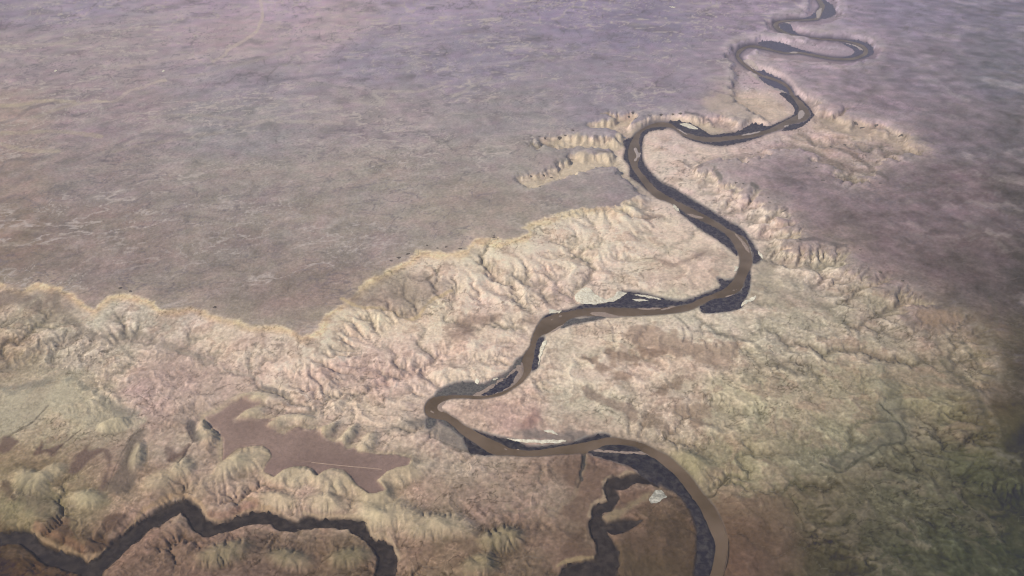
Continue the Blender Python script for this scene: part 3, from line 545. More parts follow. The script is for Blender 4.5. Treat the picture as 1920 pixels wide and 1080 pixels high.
def erode(h, fixed, kf, rounds, area, dxs, dys):
    """Rain on the land: fill hollows, route the water downhill and let streams cut (stream power law)."""
    import heapq
    jit = (2e-5 + 4e-4 * np.random.RandomState(3).rand(4096) ** 3).tolist()
    nr, nc = h.shape; n = nr * nc
    hl = h.ravel().tolist(); fx = fixed.ravel()
    seen = fx.copy(); heap = [(hl[i], i) for i in np.nonzero(fx)[0].tolist()]
    heapq.heapify(heap); seen = seen.tolist()
    offs = (-1, 1, -nc, nc, -nc - 1, -nc + 1, nc - 1, nc + 1)
    while heap:
        e, i = heapq.heappop(heap); e += jit[i & 4095]
        for o in offs:
            j = i + o
            if 0 <= j < n and not seen[j]:
                seen[j] = True
                if hl[j] < e: hl[j] = e
                heapq.heappush(heap, (hl[j], j))
    h = np.array(hl).reshape(nr, nc)
    base = np.arange(n).reshape(nr, nc)
    for it in range(rounds):
        best = np.zeros((nr, nc)); rec = base.copy(); rd = np.ones((nr, nc))
        for di in (-1, 0, 1):
            for dj in (-1, 0, 1):
                if not di and not dj: continue
                i0, i1 = max(0, -di), nr - max(0, di); j0, j1 = max(0, -dj), nc - max(0, dj)
                dist = np.sqrt((di * dys[i0:i1, j0:j1])**2 + (dj * dxs[i0:i1, j0:j1])**2)
                sl = (h[i0:i1, j0:j1] - h[i0+di:i1+di, j0+dj:j1+dj]) / dist
                b = best[i0:i1, j0:j1]; w = sl > b
                b[w] = sl[w]; rec[i0:i1, j0:j1][w] = base[i0+di:i1+di, j0+dj:j1+dj][w]; rd[i0:i1, j0:j1][w] = dist[w]
        rec[fixed] = base[fixed]
        order = np.argsort(h.ravel(), kind='stable'); ol = order.tolist(); rl = rec.ravel().tolist()
        A = area.ravel().tolist()
        for i in reversed(ol):
            r = rl[i]
            if r != i: A[r] += A[i]
        Aa = np.array(A)
        f = (kf.ravel() * Aa**.5 / rd.ravel()).tolist(); hh = h.ravel().tolist()
        for i in ol:
            r = rl[i]
            if r != i:
                k_ = f[i]; hh[i] = (hh[i] + k_ * hh[r]) / (1 + k_)
        h = np.array(hh).reshape(nr, nc)
        p = np.pad(h, 1, mode='edge')
        lap = (p[:-2, 1:-1] + p[2:, 1:-1] + p[1:-1, :-2] + p[1:-1, 2:]) / 4 - h
        h = h + np.where(fixed, 0, .10 * np.maximum(lap, -.04))
    return h, Aa.reshape(nr, nc)

CALM = [[(1040,865),(1120,862),(1210,890),(1310,960),(1310,1090),(1000,1090),(1020,960)],[(1335,926),(1440,922),(1520,980),(1540,1090),(1362,1090),(1362,1000)],
 [(640,560),(840,540),(780,590)],[(380,720),(520,700),(520,790),(400,800)]]
calm = .50 + .50 * sstep(-.18, .20, fbm(X + 30, YY - 60, 30, 3, 701))
for pts in CALM: calm = calm * (1 - .75 * sstep(-10, 22, outline_distance(chart(pts, .6), 40) + 10 * WOB))
er = np.unique(np.append(np.arange(0, NR, 2), NR - 1)); ec = np.unique(np.append(np.arange(0, NC, 2), NC - 1))
pick = lambda a: a.reshape(NR, NC)[np.ix_(er, ec)].copy()
H = np.where(d_river > -1.5, .09, H)
H = np.where(d_dry > -1, .14, H)
h0 = pick(H + .035 * vnoise(X / .8, YY / .8, 900) + .03 * WOB * np.maximum(mw, me))
fixed = pick((d_river > -1.5) | (d_dry > -1)).astype(bool)
fixed[0, :] = fixed[-1, :] = True; fixed[:, 0] = fixed[:, -1] = True
xe = pick(X); dxs = np.abs(np.gradient(xe, axis=1)); dys = np.abs(np.gradient(pick(YY), axis=0))
kf = pick((.25 + .75 * calm) * (.25 + .75 * sstep(110, 220, V)) * .095 * (1 - .62 * np.maximum(mw, me)) * (1 - .86 * sstep(-85, -15, d_west) * (1 - sstep(0, 20, d_west)) * sstep(380, 480, V)) * (1 - .95 * sstep(-1, 3, d_mesa)) + .0005)
h1, acc = erode(h0, fixed, kf, 10, dxs * dys, dxs, dys)
cut = upsample(h1 - pick(H), er, ec)
FLOW = upsample(np.log(acc), er, ec)
def blur(g, m):
    for ax in (0, 1):
        c = np.cumsum(np.pad(g, [(m + 1, m) if a == ax else (0, 0) for a in (0, 1)], mode='edge'), axis=ax)
        g = (np.take(c, range(2*m+1, c.shape[ax]), ax) - np.take(c, range(0, c.shape[ax] - 2*m - 1), ax)) / (2*m+1)
    return g
rimz = sstep(-90, -25, d_west) * (1 - sstep(0, 20, d_west)) * sstep(380, 480, V)
small = h1 - blur(h1, 4); mid = h1 - blur(h1, 10)
lowk = 1 - np.maximum(mw, me) * .45 - .95 * rimz
boost = pick(lowk * calm * sstep(2, 30, -d_river) * sstep(4, 45, -d_dry) * sstep(120, 230, V) * (1 - .5 * sstep(800, 860, V) * (1 - sstep(800, 950, U))) * (1 - .97 * sstep(-1, 3, d_mesa)))
extra = upsample(np.clip(1.25 * mid + 1.15 * small, -.5, .6) * boost, er, ec)
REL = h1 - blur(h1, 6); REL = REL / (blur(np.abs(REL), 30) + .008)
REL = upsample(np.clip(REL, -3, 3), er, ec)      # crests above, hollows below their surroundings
H = H + cut + extra

gx, gy = slope(H)
flat = np.clip(sstep(-1, 3, d_mesa), 0, 1)
for z_, al_, idx_ in ():
    pass
rough = .55 + .45 * np.maximum(sstep(-75, -8, d_west) * (1 - mw), sstep(-75, -8, d_east) * (1 - me))
rough *= 1 - .62 * mw
rough *= 1 - .50 * me
rough *= 1 - .96 * flat
rough = rough * (.3 + .7 * calm)
rough *= 1 - .75 * sstep(-95, -20, d_west) * (1 - mw) * sstep(380, 480, V)
rough *= sstep(1.5, 22, -d_river) * sstep(0, 14, -d_scrub) * sstep(-1, 12, -d_dry)
G = 0; gxk, gyk = gx.copy(), gy.copy(); amp = 1.0
for o, wlk in enumerate((7.5, 3.6, 1.8, .95)):
    sl = np.sqrt(gxk**2 + gyk**2) + 1e-6
    gain = np.clip(sl * 6, 0, 1.0) / sl
    v, vx, vy = gully(X / wlk + o * 3.3, YY / wlk, -gyk * gain * .95, gxk * gain * .95, 41 + o * 5)
    f = sstep(2.0, 4.5, wlk / FADE)
    G = G + v * amp * f
    gxk = gxk + vx * amp * .11 * f; gyk = gyk + vy * amp * .11 * f
    amp *= .58
ampl = .085
H = H + G * ampl * rough
H += .05 * fbm(X, YY, 2.4, 3, 61, .6, FADE) * rough
pr = 1 - np.abs(fbm(X / 1.9 + 2 * WOB, YY, 3.4, 4, 531, .6, FADE)) * 3.2
H += .03 * pr * np.maximum(mw, me) * (1 - flat)
# rivers, canyon floors and channels
floor_m = sstep(-6, 1.5, d_scrub)
near_r = sstep(-5, 0, d_river)
H = H * (1 - near_r) + .09 * near_r
H = H * (1 - floor_m) + (.10 + .012 * WOB2) * floor_m
dm = sstep(-5, 1.0, d_dry + WOB2 * 7)
# the mesas stand clear above the canyon floors
lift = sstep(-34, -4, d_dry) * (1 - dm)
H = H * (1 - lift * .6) + .62 * lift * .6 + G * .03 * lift
H = H * (1 - dm) + (.14 + .03 * WOB) * dm
for m, L in zip(line_masks, LINES): H += m * L[4]
dr = d_river + np.where(d_river > -8, 1.3, 0) * WOB2 * sstep(150, 400, V)
H = np.where(dr > -.6, np.minimum(H, .09 - .25 * sstep(-.6, 2.2, dr)), H)
H = np.maximum(H, -.2)
HG = H.reshape(NR, NC)

def height(x, y):
    x = np.asarray(x, float); y = np.asarray(y, float)
    r = np.clip(np.interp(y, Y, np.arange(NR)), 0, NR - 1.001)
    dp = np.interp(y, Y, depth)
    c = np.clip(np.interp(x / dp, S, np.arange(NC)), 0, NC - 1.001)
    i = r.astype(int); j = c.astype(int); a = r - i; b = c - j
    return (HG[i, j]*(1-a)*(1-b) + HG[i+1, j]*a*(1-b) + HG[i, j+1]*(1-a)*b + HG[i+1, j+1]*a*b)

flip = .05 * WOB2 + .04 * WOB
mw_h = np.maximum(sstep(-.13, .10, H - 1.66 + flip) * sstep(-45, -20, d_west), sstep(14, 34, d_west))
nearer = sstep(350, 400, V)
mw = mw_h * (1 - nearer) + sstep(-3, 3, d_west + WOB * 10 * ragged + WOB2 * 5 * ragged + 5 * np.clip(G, -1, 1)) * nearer
me = np.maximum(sstep(-.20, .16, H - 1.66 + flip) * sstep(-50, -20, d_east), sstep(14, 34, d_east))

# ---------------------------------------------------------------- colours
GAIN = 1.10; BETA = .00058; AIR = np.array([.42, .375, .46])
def lin(c): 
    c = np.asarray(c, float) / 255
    return np.where(c <= .04045, c / 12.92, ((c + .055) / 1.055) ** 2.4)
def unhaze(c, d):
    """Observed colour -> surface albedo (some far haze stays in), for a surface d units away through the haze."""
    d = np.asarray(d, float)
    T = np.exp(-BETA * d)
    T = T[..., None] if T.ndim else T
    return np.clip((lin(c) - AIR * (1 - T)) / (T * GAIN), .008, .85)
def field(samples, sig):
    sx = np.array(samples, float)
    un = np.clip(U, -150, 2070)[:, None]; 
    out = np.empty((len(U), 3), np.float64)
    step = 40000
    for i in range(0, len(U), step):
        du = (np.clip(U[i:i+step], -150, 2070)[:, None] - sx[None, :, 0]) / sig
        dv = (np.clip(V[i:i+step], -60, 1150)[:, None] - sx[None, :, 1]) / (sig * .6)
        r = du*du + dv*dv
        w = 1 / (r + .15) ** 2.2
        w /= w.sum(1, keepdims=True)
        out[i:i+step] = w @ sx[:, 2:5]
    return out

C = field(LOW, 100) * (1.145, 1.105, 1.115); CH = field(HIGH, 110) * (1.075, 1.03, 1.005)
mid_tint = np.exp(-((U - 800) / 520) ** 2 - ((V - 560) / 260) ** 2)[:, None]  # lowland colour brighter and warmer around the left centre
C = C * (1 + mid_tint * (.075, .065, .05))
me_soft = .6 * me + .4 * sstep(-15, 55, d_east + 25 * WOB)
mm = np.maximum(mw, me_soft)[:, None]
C = C * (1 - mm) + CH * mm
def shade(mask, k):
    global C
    C = C * (1 + k * np.clip(mask, 0, 1))[:, None]
def lay(mask, col, k=1.0):
    global C
    m = np.clip(mask * k, 0, 1)[:, None]
    C = C * (1 - m) + np.asarray(col, float) * m
# cap rock and pale talus below the western rim
near_rim = sstep(-46 * ragged, -6, d_west + WOB * 14 * ragged) * (1 - mw)
lay(near_rim * sstep(200, 420, V) * (1 - sstep(700, 900, V)), (214, 198, 174), .55)
lip = np.exp(-((d_west + WOB * 10 * ragged + WOB2 * 5 * ragged + 5 * np.clip(G, -1, 1) + 6) / 6) ** 2) * sstep(330, 460, V) * (1 - sstep(1150, 1250, U))
lay(lip, (222, 190, 150), .75)
lip2 = np.exp(-((d_west + WOB * 14 * ragged + 16) / 5) ** 2) * sstep(420, 520, V) * (1 - sstep(900, 1150, U))
lay(lip2, (196, 158, 128), .25)
lay(sstep(34, 0, d_west + WOB * 30 + 8 * WOB2) * mw * sstep(380, 460, V) * (1 - sstep(600, 800, U) * .6), (182, 162, 144), .5)
near_e = sstep(-50 * ragged, -8, d_east + WOB * 22 * ragged) * (1 - me) * sstep(190, 240, V) * (1 - sstep(560, 680, V))
lay(near_e, (196, 176, 154), .28)
# washes along the streams the rain made, crests and hollows
patchy = sstep(-.25, .25, fbm(X, YY, 24, 3, 591))
lowm = 1 - mm[:, 0]
nf = (1 - flat)
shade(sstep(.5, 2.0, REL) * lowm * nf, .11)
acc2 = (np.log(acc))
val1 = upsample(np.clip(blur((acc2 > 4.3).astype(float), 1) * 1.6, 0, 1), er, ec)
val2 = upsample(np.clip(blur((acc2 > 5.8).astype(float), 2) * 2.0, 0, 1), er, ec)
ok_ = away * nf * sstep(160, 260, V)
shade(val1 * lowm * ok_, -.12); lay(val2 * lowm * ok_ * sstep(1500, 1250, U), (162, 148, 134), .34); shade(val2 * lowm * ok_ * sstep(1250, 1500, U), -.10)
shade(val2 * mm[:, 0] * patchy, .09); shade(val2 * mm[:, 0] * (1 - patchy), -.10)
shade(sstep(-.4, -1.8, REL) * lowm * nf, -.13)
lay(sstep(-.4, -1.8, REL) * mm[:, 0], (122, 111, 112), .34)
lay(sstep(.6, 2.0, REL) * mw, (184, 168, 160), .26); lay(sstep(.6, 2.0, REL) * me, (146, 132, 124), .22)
ch = sstep(2.6, 4.4, FLOW) * away
lay(ch * lowm * nf * (1 - patchy), (122, 114, 106), .45)
lay(ch * lowm * nf * patchy * sstep(1700, 1400, U), (204, 188, 164), .25)
lay(sstep(3.4, 5.4, FLOW) * mw * patchy, (192, 174, 162), .5)
lay(sstep(3.2, 5.0, FLOW) * np.maximum(mw, me) * (1 - patchy), (112, 103, 106), .42)
# soils sorted by the rills, and drifting tints
gl = np.clip(G, -1, 1) * (.25 + .75 * rough)
C *= (1 + .050 * gl * (1 - .55 * mm[:, 0]))[:, None]
t1 = fbm(X, YY, 16, 5, 71, .62, FADE); t2 = fbm(X + 300, YY, 9, 5, 83, .65, FADE); t3 = fbm(X, YY + 900, 2.6, 4, 97, .75, FADE)
quiet = (1 - .85 * flat) * (.35 + .65 * sstep(2, 20, -d_river))
C *= (1 + (.07 * t1 + .06 * t2 + .08 * t3) * quiet)[:, None]
pk = np.clip(t2, -.25, 1); C[:, 0] *= 1 + .03 * pk * quiet; C[:, 1] *= 1 - .03 * pk * quiet; C[:, 2] *= 1 - .03 * t1 * quiet
# long wind streaks on the plateaus
sa = .22
xs = X * math.cos(sa) + YY * math.sin(sa); ys = -X * math.sin(sa) + YY * math.cos(sa)
xw = xs + 6 * fbm(X, YY, 20, 3, 541); yw = ys + 3.5 * fbm(X, YY + 60, 20, 3, 543)
st = fbm(xw / 1.2, yw / 1.5, 5, 5, 103, .8, FADE * .7)
st2 = fbm(xw / 1.6 + 40, yw / 1.5, 13, 4, 109, .65, FADE)
scr = sstep(.88, .985, 1 - np.abs(fbm(xw / 1.6, yw / 1.3, 5.5, 4, 551, .6, FADE * .7)) * 3) * sstep(-.1, .3, fbm(X, YY, 30, 3, 553))
crease = sstep(.90, .985, 1 - np.abs(fbm(xw / 1.5 + 70, yw / 1.3, 6.5, 4, 555, .6, FADE * .7)) * 3) * sstep(-.15, .3, fbm(X + 200, YY, 26, 3, 557))
C *= (1 + (.15 * st + .08 * st2) * mm[:, 0])[:, None]
wisp = sstep(.88, .985, 1 - np.abs(fbm(xw / 2.4 + 11, yw / 1.2 - 40, 15, 6, 601, .62, FADE * .7)) * 3) * sstep(-.2, .25, fbm(X - 60, YY, 45, 3, 603))
fur = sstep(.90, .985, 1 - np.abs(fbm(xw / 2.0 - 51, yw / 1.2 + 40, 12, 6, 605, .62, FADE * .7)) * 3) * sstep(-.15, .25, fbm(X - 60, YY + 80, 40, 3, 607))
lay(wisp * mw, (198, 180, 170), .75); lay(fur * mm[:, 0], (116, 106, 112), .38); lay(wisp * me, (148, 134, 128), .28)
lay(scr * mw, (194, 178, 168), .75); lay(crease * mm[:, 0], (112, 102, 108), .4); lay(scr * me, (150, 138, 128), .25)
emot = mm[:, 0] * sstep(1250, 1450, U)
shade(emot * np.clip(.5 + t2 * 2, 0, 1), .08); shade(emot * np.clip(.3 - st * 2, 0, 1), -.08); shade(emot * sstep(.3, 1.6, REL), .10)
pale = sstep(.30, .62, st2 + .3 * st) * mw * (1 - sstep(330, 460, V))
lay(pale, (190, 172, 160), .38)
bl = fbm(X, YY, 1.5, 2, 131, .7, FADE)
dark_sp = sstep(.42, .7, fbm(X - 80, YY, 5, 4, 137, .7, FADE) + .4 * bl) * (.8 - .5 * mm[:, 0]) * quiet
lay(dark_sp, (112, 98, 96), .30)
light_sp = sstep(.40, .72, fbm(X + 80, YY + 33, 6, 4, 139, .7, FADE) + .3 * bl) * (1 - mm[:, 0]) * quiet * sstep(1800, 1300, U)
shade(light_sp, .13)
red_sp = sstep(.25, .6, fbm(X - 180, YY + 330, 12, 4, 149, .65, FADE) + .3 * bl) * (1 - mm[:, 0]) * quiet * sstep(560, 640, V) * (1 - sstep(1350, 1600, U))
lay(red_sp, (168, 138, 122), .18)
# brown caps left on the badlands, grey wash in the hollows, pale crests
cap = sstep(.10, .22, fbm(wx, wy, 8, 5, 561, .62, FADE) + .10 * gl + .25 * fbm(X, YY, 40, 2, 563)) * (1 - mm[:, 0]) * quiet
lay(cap * sstep(8, 30, -d_river) * sstep(-.8, .4, REL), (146, 118, 103), .34)
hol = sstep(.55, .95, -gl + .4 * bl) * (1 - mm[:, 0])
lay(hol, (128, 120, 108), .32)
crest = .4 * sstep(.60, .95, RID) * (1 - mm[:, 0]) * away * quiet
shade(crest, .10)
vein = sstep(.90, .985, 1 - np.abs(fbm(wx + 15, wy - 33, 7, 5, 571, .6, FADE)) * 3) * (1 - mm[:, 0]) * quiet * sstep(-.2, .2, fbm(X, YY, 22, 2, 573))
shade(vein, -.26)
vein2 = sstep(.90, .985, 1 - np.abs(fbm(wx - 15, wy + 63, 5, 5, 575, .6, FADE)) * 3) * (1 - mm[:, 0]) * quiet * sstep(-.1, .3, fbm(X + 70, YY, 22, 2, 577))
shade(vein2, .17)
fine = fbm(X, YY, .9, 2, 581, .8, FADE * .45)
C *= (1 + .20 * fine * (1 - .4 * mm[:, 0]) * (1 - .8 * flat))[:, None]
for m, P in zip(patch_masks, PATCH):
    tone = (1 + .05 * t3 + .05 * gl)[:, None]
    a = m[:, None]; C = C * (1 - a) + np.asarray(P[4], float) * tone * a
for cx, cy, a, b, r in LOBES:
    x0, y0 = chart([(cx, cy)], .7)[0]
    c, s = math.cos(r), math.sin(r)
    ex = ((U - x0) * c + (V - y0) * s) / a; ey = (-(U - x0) * s + (V - y0) * c) / b
    rr = ex**2 + ey**2 + .25 * WOB2
    lay(np.exp(-(rr) ** 2 * .8) * (1 - sstep(-1.5, 1.5, d_mesa)), (204, 186, 152) if cy < 1000 and cx < 1200 else (150, 140, 110), .55)
lay(sstep(-16, -3, d_mesa) * (1 - sstep(-1.5, 1, d_mesa)), (198, 176, 144), .55)
up_ = 1 - sstep(825, 860, V)
mesa_m = sstep(-2.0 - 5 * up_, 1.8 + 4 * up_, d_mesa + (2.2 + 9 * up_) * WOB2 + (2 + 8 * up_) * WOB) * (.80 + .12 * sstep(840, 880, V))
lay(np.exp(-((d_mesa + .5) / 1.3) ** 2) * sstep(820, 860, V), (112, 92, 84), .40)
MC = np.array((149, 123, 114.)) * (1 + .16 * t1 + .08 * t2)[:, None]
C = C * (1 - mesa_m[:, None]) + MC * mesa_m[:, None]
C *= (1 + .035 * sstep(-1.2, 1.4, d_mesa) * (st2 + t1))[:, None]
for m, L in zip(line_masks, LINES): lay(m * (.55 + .45 * sstep(-.3, .3, WOB + bl)), L[5], .8)
for m, L in zip(rim_masks, RIM_LINES): lay(m * (1 - dm), L[4])
# banks and bare floodplain
lay(sstep(-5, -1, d_river) * sstep(330, 520, V), (150, 132, 116), .30)
farband = (1 - sstep(215, 300, V))
lay(np.exp(-(np.minimum(d_river, 0) / 3.2) ** 2) * farband, (98, 92, 104), .75)
lay(np.exp(-(np.minimum(d_river, 0) / 2.0) ** 2) * (1 - farband), (88, 80, 82), .55)
bank = sstep(-5.5, -2.0, np.maximum(d_scrub, -50)) * (1 - sstep(-2, 0, d_scrub)) * sstep(.1, .5, WOB2 + .3) * sstep(300, 420, V) * (1 - sstep(860, 930, V))
lay(bank, (216, 204, 184), .55)
lay(dm, (76, 68, 68), .88)
lay(floor_m * (1 - farband), (74, 70, 78), .7)
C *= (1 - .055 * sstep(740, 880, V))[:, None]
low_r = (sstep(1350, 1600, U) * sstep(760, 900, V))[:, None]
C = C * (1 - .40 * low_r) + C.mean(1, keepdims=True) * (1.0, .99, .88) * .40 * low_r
lum = C.mean(1, keepdims=True)
C = C * np.where(lum > 186, (186 + 30 * np.tanh((lum - 186) / 30)) / lum, 1)
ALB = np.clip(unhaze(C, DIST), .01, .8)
# ---------------------------------------------------------------- scene helpers
scene = bpy.context.scene
COL = scene.collection
def tag(o, label=None, cat=None, group=None, kind=None):
    if label: o['label'] = label
    if cat: o['category'] = cat
    if group: o['group'] = group
    if kind: o['kind'] = kind
    return o

def sheet_mesh(name, verts, faces):
    me = bpy.data.meshes.new(name)
    me.from_pydata([tuple(v) for v in verts], [], faces)
    me.update()
    for p in me.polygons: p.use_smooth = True
    o = bpy.data.objects.new(name, me); COL.objects.link(o)
    return o

def nodes_of(name):
    m = bpy.data.materials.new(name); m.use_nodes = True
    nt = m.node_tree; b = nt.nodes['Principled BSDF']
    return m, nt, b

def noise_node(nt, scale, detail=6, rough=.6, coord='Object', stretch=None, dist=0):
    tc = nt.nodes.new('ShaderNodeTexCoord')
    mp = nt.nodes.new('ShaderNodeMapping')
    if stretch: mp.inputs['Scale'].default_value = stretch
    nz = nt.nodes.new('ShaderNodeTexNoise')
    nz.inputs['Scale'].default_value = scale; nz.inputs['Detail'].default_value = detail
    nz.inputs['Roughness'].default_value = rough; nz.inputs['Distortion'].default_value = dist
    nt.links.new(tc.outputs[coord], mp.inputs[0]); nt.links.new(mp.outputs[0], nz.inputs['Vector'])
    return nz

def bump(nt, b, src, strength, distance):
    bp = nt.nodes.new('ShaderNodeBump')
    bp.inputs['Strength'].default_value = strength; bp.inputs['Distance'].default_value = distance
    nt.links.new(src, bp.inputs['Height']); nt.links.new(bp.outputs[0], b.inputs['Normal'])

def soil_material():
    m, nt, b = nodes_of('desert soil')
    at = nt.nodes.new('ShaderNodeAttribute'); at.attribute_name = 'soil'
    n1 = noise_node(nt, 1.4, 8, .68, dist=.6)
    mr = nt.nodes.new('ShaderNodeMapRange'); mr.inputs['From Min'].default_value = .28; mr.inputs['From Max'].default_value = .72
    mr.inputs['To Min'].default_value = .80; mr.inputs['To Max'].default_value = 1.20
    nt.links.new(n1.outputs['Fac'], mr.inputs['Value'])
    mx = nt.nodes.new('ShaderNodeVectorMath'); mx.operation = 'SCALE'
    nt.links.new(at.outputs['Color'], mx.inputs[0]); nt.links.new(mr.outputs[0], mx.inputs['Scale'])
    nt.links.new(mx.outputs[0], b.inputs['Base Color'])
    b.inputs['Roughness'].default_value = .95; b.inputs['Specular IOR Level'].default_value = .1
    n2 = noise_node(nt, 1.1, 9, .7, dist=.4)
    bump(nt, b, n2.outputs['Fac'], .8, .15)
    return m

def two_tone(name, c1, c2, scale, lo=.4, hi=.62, rough=.9, bstr=.4, bdist=.05, stretch=None, spec=.1):
    m, nt, b = nodes_of(name)
    nz = noise_node(nt, scale, 7, .65, stretch=stretch, dist=.5)
    r = nt.nodes.new('ShaderNodeValToRGB')
    r.color_ramp.elements[0].position = lo; r.color_ramp.elements[0].color = (*c1, 1)
    r.color_ramp.elements[1].position = hi; r.color_ramp.elements[1].color = (*c2, 1)
    nt.links.new(nz.outputs['Fac'], r.inputs[0]); nt.links.new(r.outputs[0], b.inputs['Base Color'])
    b.inputs['Roughness'].default_value = rough; b.inputs['Specular IOR Level'].default_value = spec
    bump(nt, b, nz.outputs['Fac'], bstr, bdist)
    return m

def tone(c, d): return tuple(float(v) for v in unhaze(np.array(c, float), d))

# ---------------------------------------------------------------- ground
me = bpy.data.meshes.new('ground')
n = NR * NC
me.vertices.add(n)
me.vertices.foreach_set('co', np.stack([X, YY, H], 1).astype(np.float32).ravel())
i = np.arange(NR - 1)[:, None] * NC + np.arange(NC - 1)[None, :]
i = i.ravel()
q = np.stack([i, i + 1, i + NC + 1, i + NC], 1).astype(np.int32)
me.loops.add(q.size); me.polygons.add(len(q))
me.loops.foreach_set('vertex_index', q.ravel())
me.polygons.foreach_set('loop_start', (np.arange(len(q)) * 4).astype(np.int32))
me.polygons.foreach_set('use_smooth', np.ones(len(q), bool))
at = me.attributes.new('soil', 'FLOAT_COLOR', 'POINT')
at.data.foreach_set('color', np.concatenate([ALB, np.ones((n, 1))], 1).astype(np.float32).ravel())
me.update(calc_edges=True)
g = bpy.data.objects.new('ground', me); COL.objects.link(g)
me.materials.append(soil_material())
tag(g, 'eroded desert badlands and plateaus seen from the air', 'ground', kind='structure')

# ---------------------------------------------------------------- river
def dense(p, step):
    p = np.asarray(p, float); out = []
    for a, b in zip(p, np.roll(p, -1, 0)):
        m = max(1, int(np.hypot(*(b - a)) / step))
        for kk in range(m): out.append(a + (b - a) * kk / m)
    return np.array(out)

a_x, a_y = ground(wl[:, 0], wl[:, 1], .03); b_x, b_y = ground(wr[:, 0], wr[:, 1], .03)
NW = 6
vs = []; fs = []
for i_ in range(len(wl)):
    for k_ in range(NW + 1):
        f = k_ / NW * 1.24 - .12
        vs.append((a_x[i_] + (b_x[i_] - a_x[i_]) * f, a_y[i_] + (b_y[i_] - a_y[i_]) * f, .03))
for i_ in range(len(wl) - 1):
    for k_ in range(NW):
        o_ = i_ * (NW + 1) + k_
        fs.append((o_, o_ + 1, o_ + NW + 2, o_ + NW + 1))
river = sheet_mesh('river', vs, fs)
mw_, nt, b = nodes_of('muddy water')
tc = noise_node(nt, .12, 4, .5)
r = nt.nodes.new('ShaderNodeValToRGB')
r.color_ramp.elements[0].position = .35; r.color_ramp.elements[0].color = (*tone((104, 87, 73), 150), 1)
r.color_ramp.elements[1].position = .65; r.color_ramp.elements[1].color = (*tone((127, 107, 92), 150), 1)
nt.links.new(tc.outputs['Fac'], r.inputs[0]); nt.links.new(r.outputs[0], b.inputs['Base Color'])
b.inputs['Roughness'].default_value = .45; b.inputs['Specular IOR Level'].default_value = .18
wv = noise_node(nt, 3.0, 4, .6); bump(nt, b, wv.outputs['Fac'], .15, .02)
river.data.materials.append(mw_)
tag(river, 'muddy brown meandering river', 'river', kind='structure')

# ---------------------------------------------------------------- draped patches
def drape(name, pts, mat, mode, z=.1, rag=1.0, step=2.0, top=.05, off=.03):
    p = chart(pts, z)
    sc = 1.0 if p[:, 1].mean() > 380 else .6
    p = smooth_line(p, 4, True)
    p = dense(p, step * sc)
    rng = np.random.RandomState(int(abs(p[0, 0] * 13 + p[0, 1] * 7)) % 9999)
    x, y = ground(p[:, 0], p[:, 1])
    nx = vnoise(x / 1.1, y / 1.1, 201) + .6 * vnoise(x / .45, y / .45, 205) + .5 * vnoise(x / 2.6, y / 2.6, 209); ny = vnoise(x / 1.1, y / 1.1, 203) + .6 * vnoise(x / .5, y / .5, 207)
    p = p + np.stack([nx, ny], 1) * rag * 1.5 * sc
    lo, hi = p.min(0), p.max(0)
    st_ = step * sc
    gxx, gyy = np.meshgrid(np.arange(lo[0], hi[0], st_), np.arange(lo[1], hi[1], st_))
    q_ = np.stack([gxx.ravel(), gyy.ravel()], 1)
    q_ = q_ + (rng.rand(*q_.shape) - .5) * st_ * .6
    dq = outline_distance(p, 5, True, q_[:, 0], q_[:, 1])
    q_ = q_[dq > st_ * .45]
    allp = np.concatenate([p, q_]); npn = len(p)
    vv, ee, ff, *_ = geometry.delaunay_2d_cdt([Vector(v) for v in allp], [(i, (i + 1) % npn) for i in range(npn)], [], 1, 1e-6)
    if not ff:
        return None
    w = np.array([[v.x, v.y] for v in vv])
    x, y = ground(w[:, 0], w[:, 1])
    dv = np.maximum(outline_distance(p, 8, True, w[:, 0], w[:, 1]), 0)
    h = height(x, y)
    rise = sstep(0, 3 * sc, dv)
    if mode == 'bar':
        zz = np.maximum(h, 0) * 0 + np.maximum(.02 + .06 * sstep(0, 2.0 * sc, dv), h + .02)
    elif mode == 'scrub':
        zz = h + off + rise * top * (.6 + .8 * np.abs(fbm(x, y, .9, 2, 301)))
    else:
        zz = h + off + rise * top * .3
    o = sheet_mesh(name, np.stack([x, y, zz], 1), [tuple(f) for f in ff])
    o.data.materials.append(mat)
    return o

m_scrub = two_tone('tamarisk scrub', tone((66, 62, 74), 150), tone((124, 115, 111), 150), 1.2, .44, .82, bstr=.6, bdist=.06)
m_scrub_near = two_tone('dark river scrub', tone((60, 56, 64), 130), tone((104, 96, 92), 130), 1.0, .44, .82, bstr=.6, bdist=.06)
m_grey = two_tone('grey scrub', tone((84, 80, 82), 150), tone((128, 120, 114), 150), 2.6, .36, .66, bstr=.6, bdist=.06)
m_far = two_tone('hazy scrub', tone((98, 93, 108), 350), tone((116, 109, 122), 350), .9, .36, .66)
m_dry = two_tone('canyon floor scrub', tone((62, 56, 58), 128), tone((98, 86, 80), 128), .7, .42, .82, bstr=.5, bdist=.08)
m_sand = two_tone('wet sand', tone((150, 130, 120), 170), tone((176, 154, 140), 170), 2.0, .35, .7)
m_sand_far = two_tone('pale sand', tone((168, 152, 148), 330), tone((186, 168, 162), 330), 1.2, .35, .7)
m_salt = two_tone('salt crust', tone((196, 178, 156), 170), tone((240, 228, 204), 170), 2.0, .34, .60)
m_pan = two_tone('dry salt pan', tone((156, 148, 134), 128), tone((212, 202, 184), 128), 1.1, .46, .62)
for pts, t, lab in SCRUB:
    near = np.mean([p[1] for p in pts]) > 800
    o = drape('riverside_scrub', pts, {'d': m_scrub_near if near else m_scrub, 'g': m_grey, 'f': m_far}[t], 'scrub', rag=2.0)
    if o: tag(o, lab, 'scrub', 'scrub belts along the river', 'stuff')
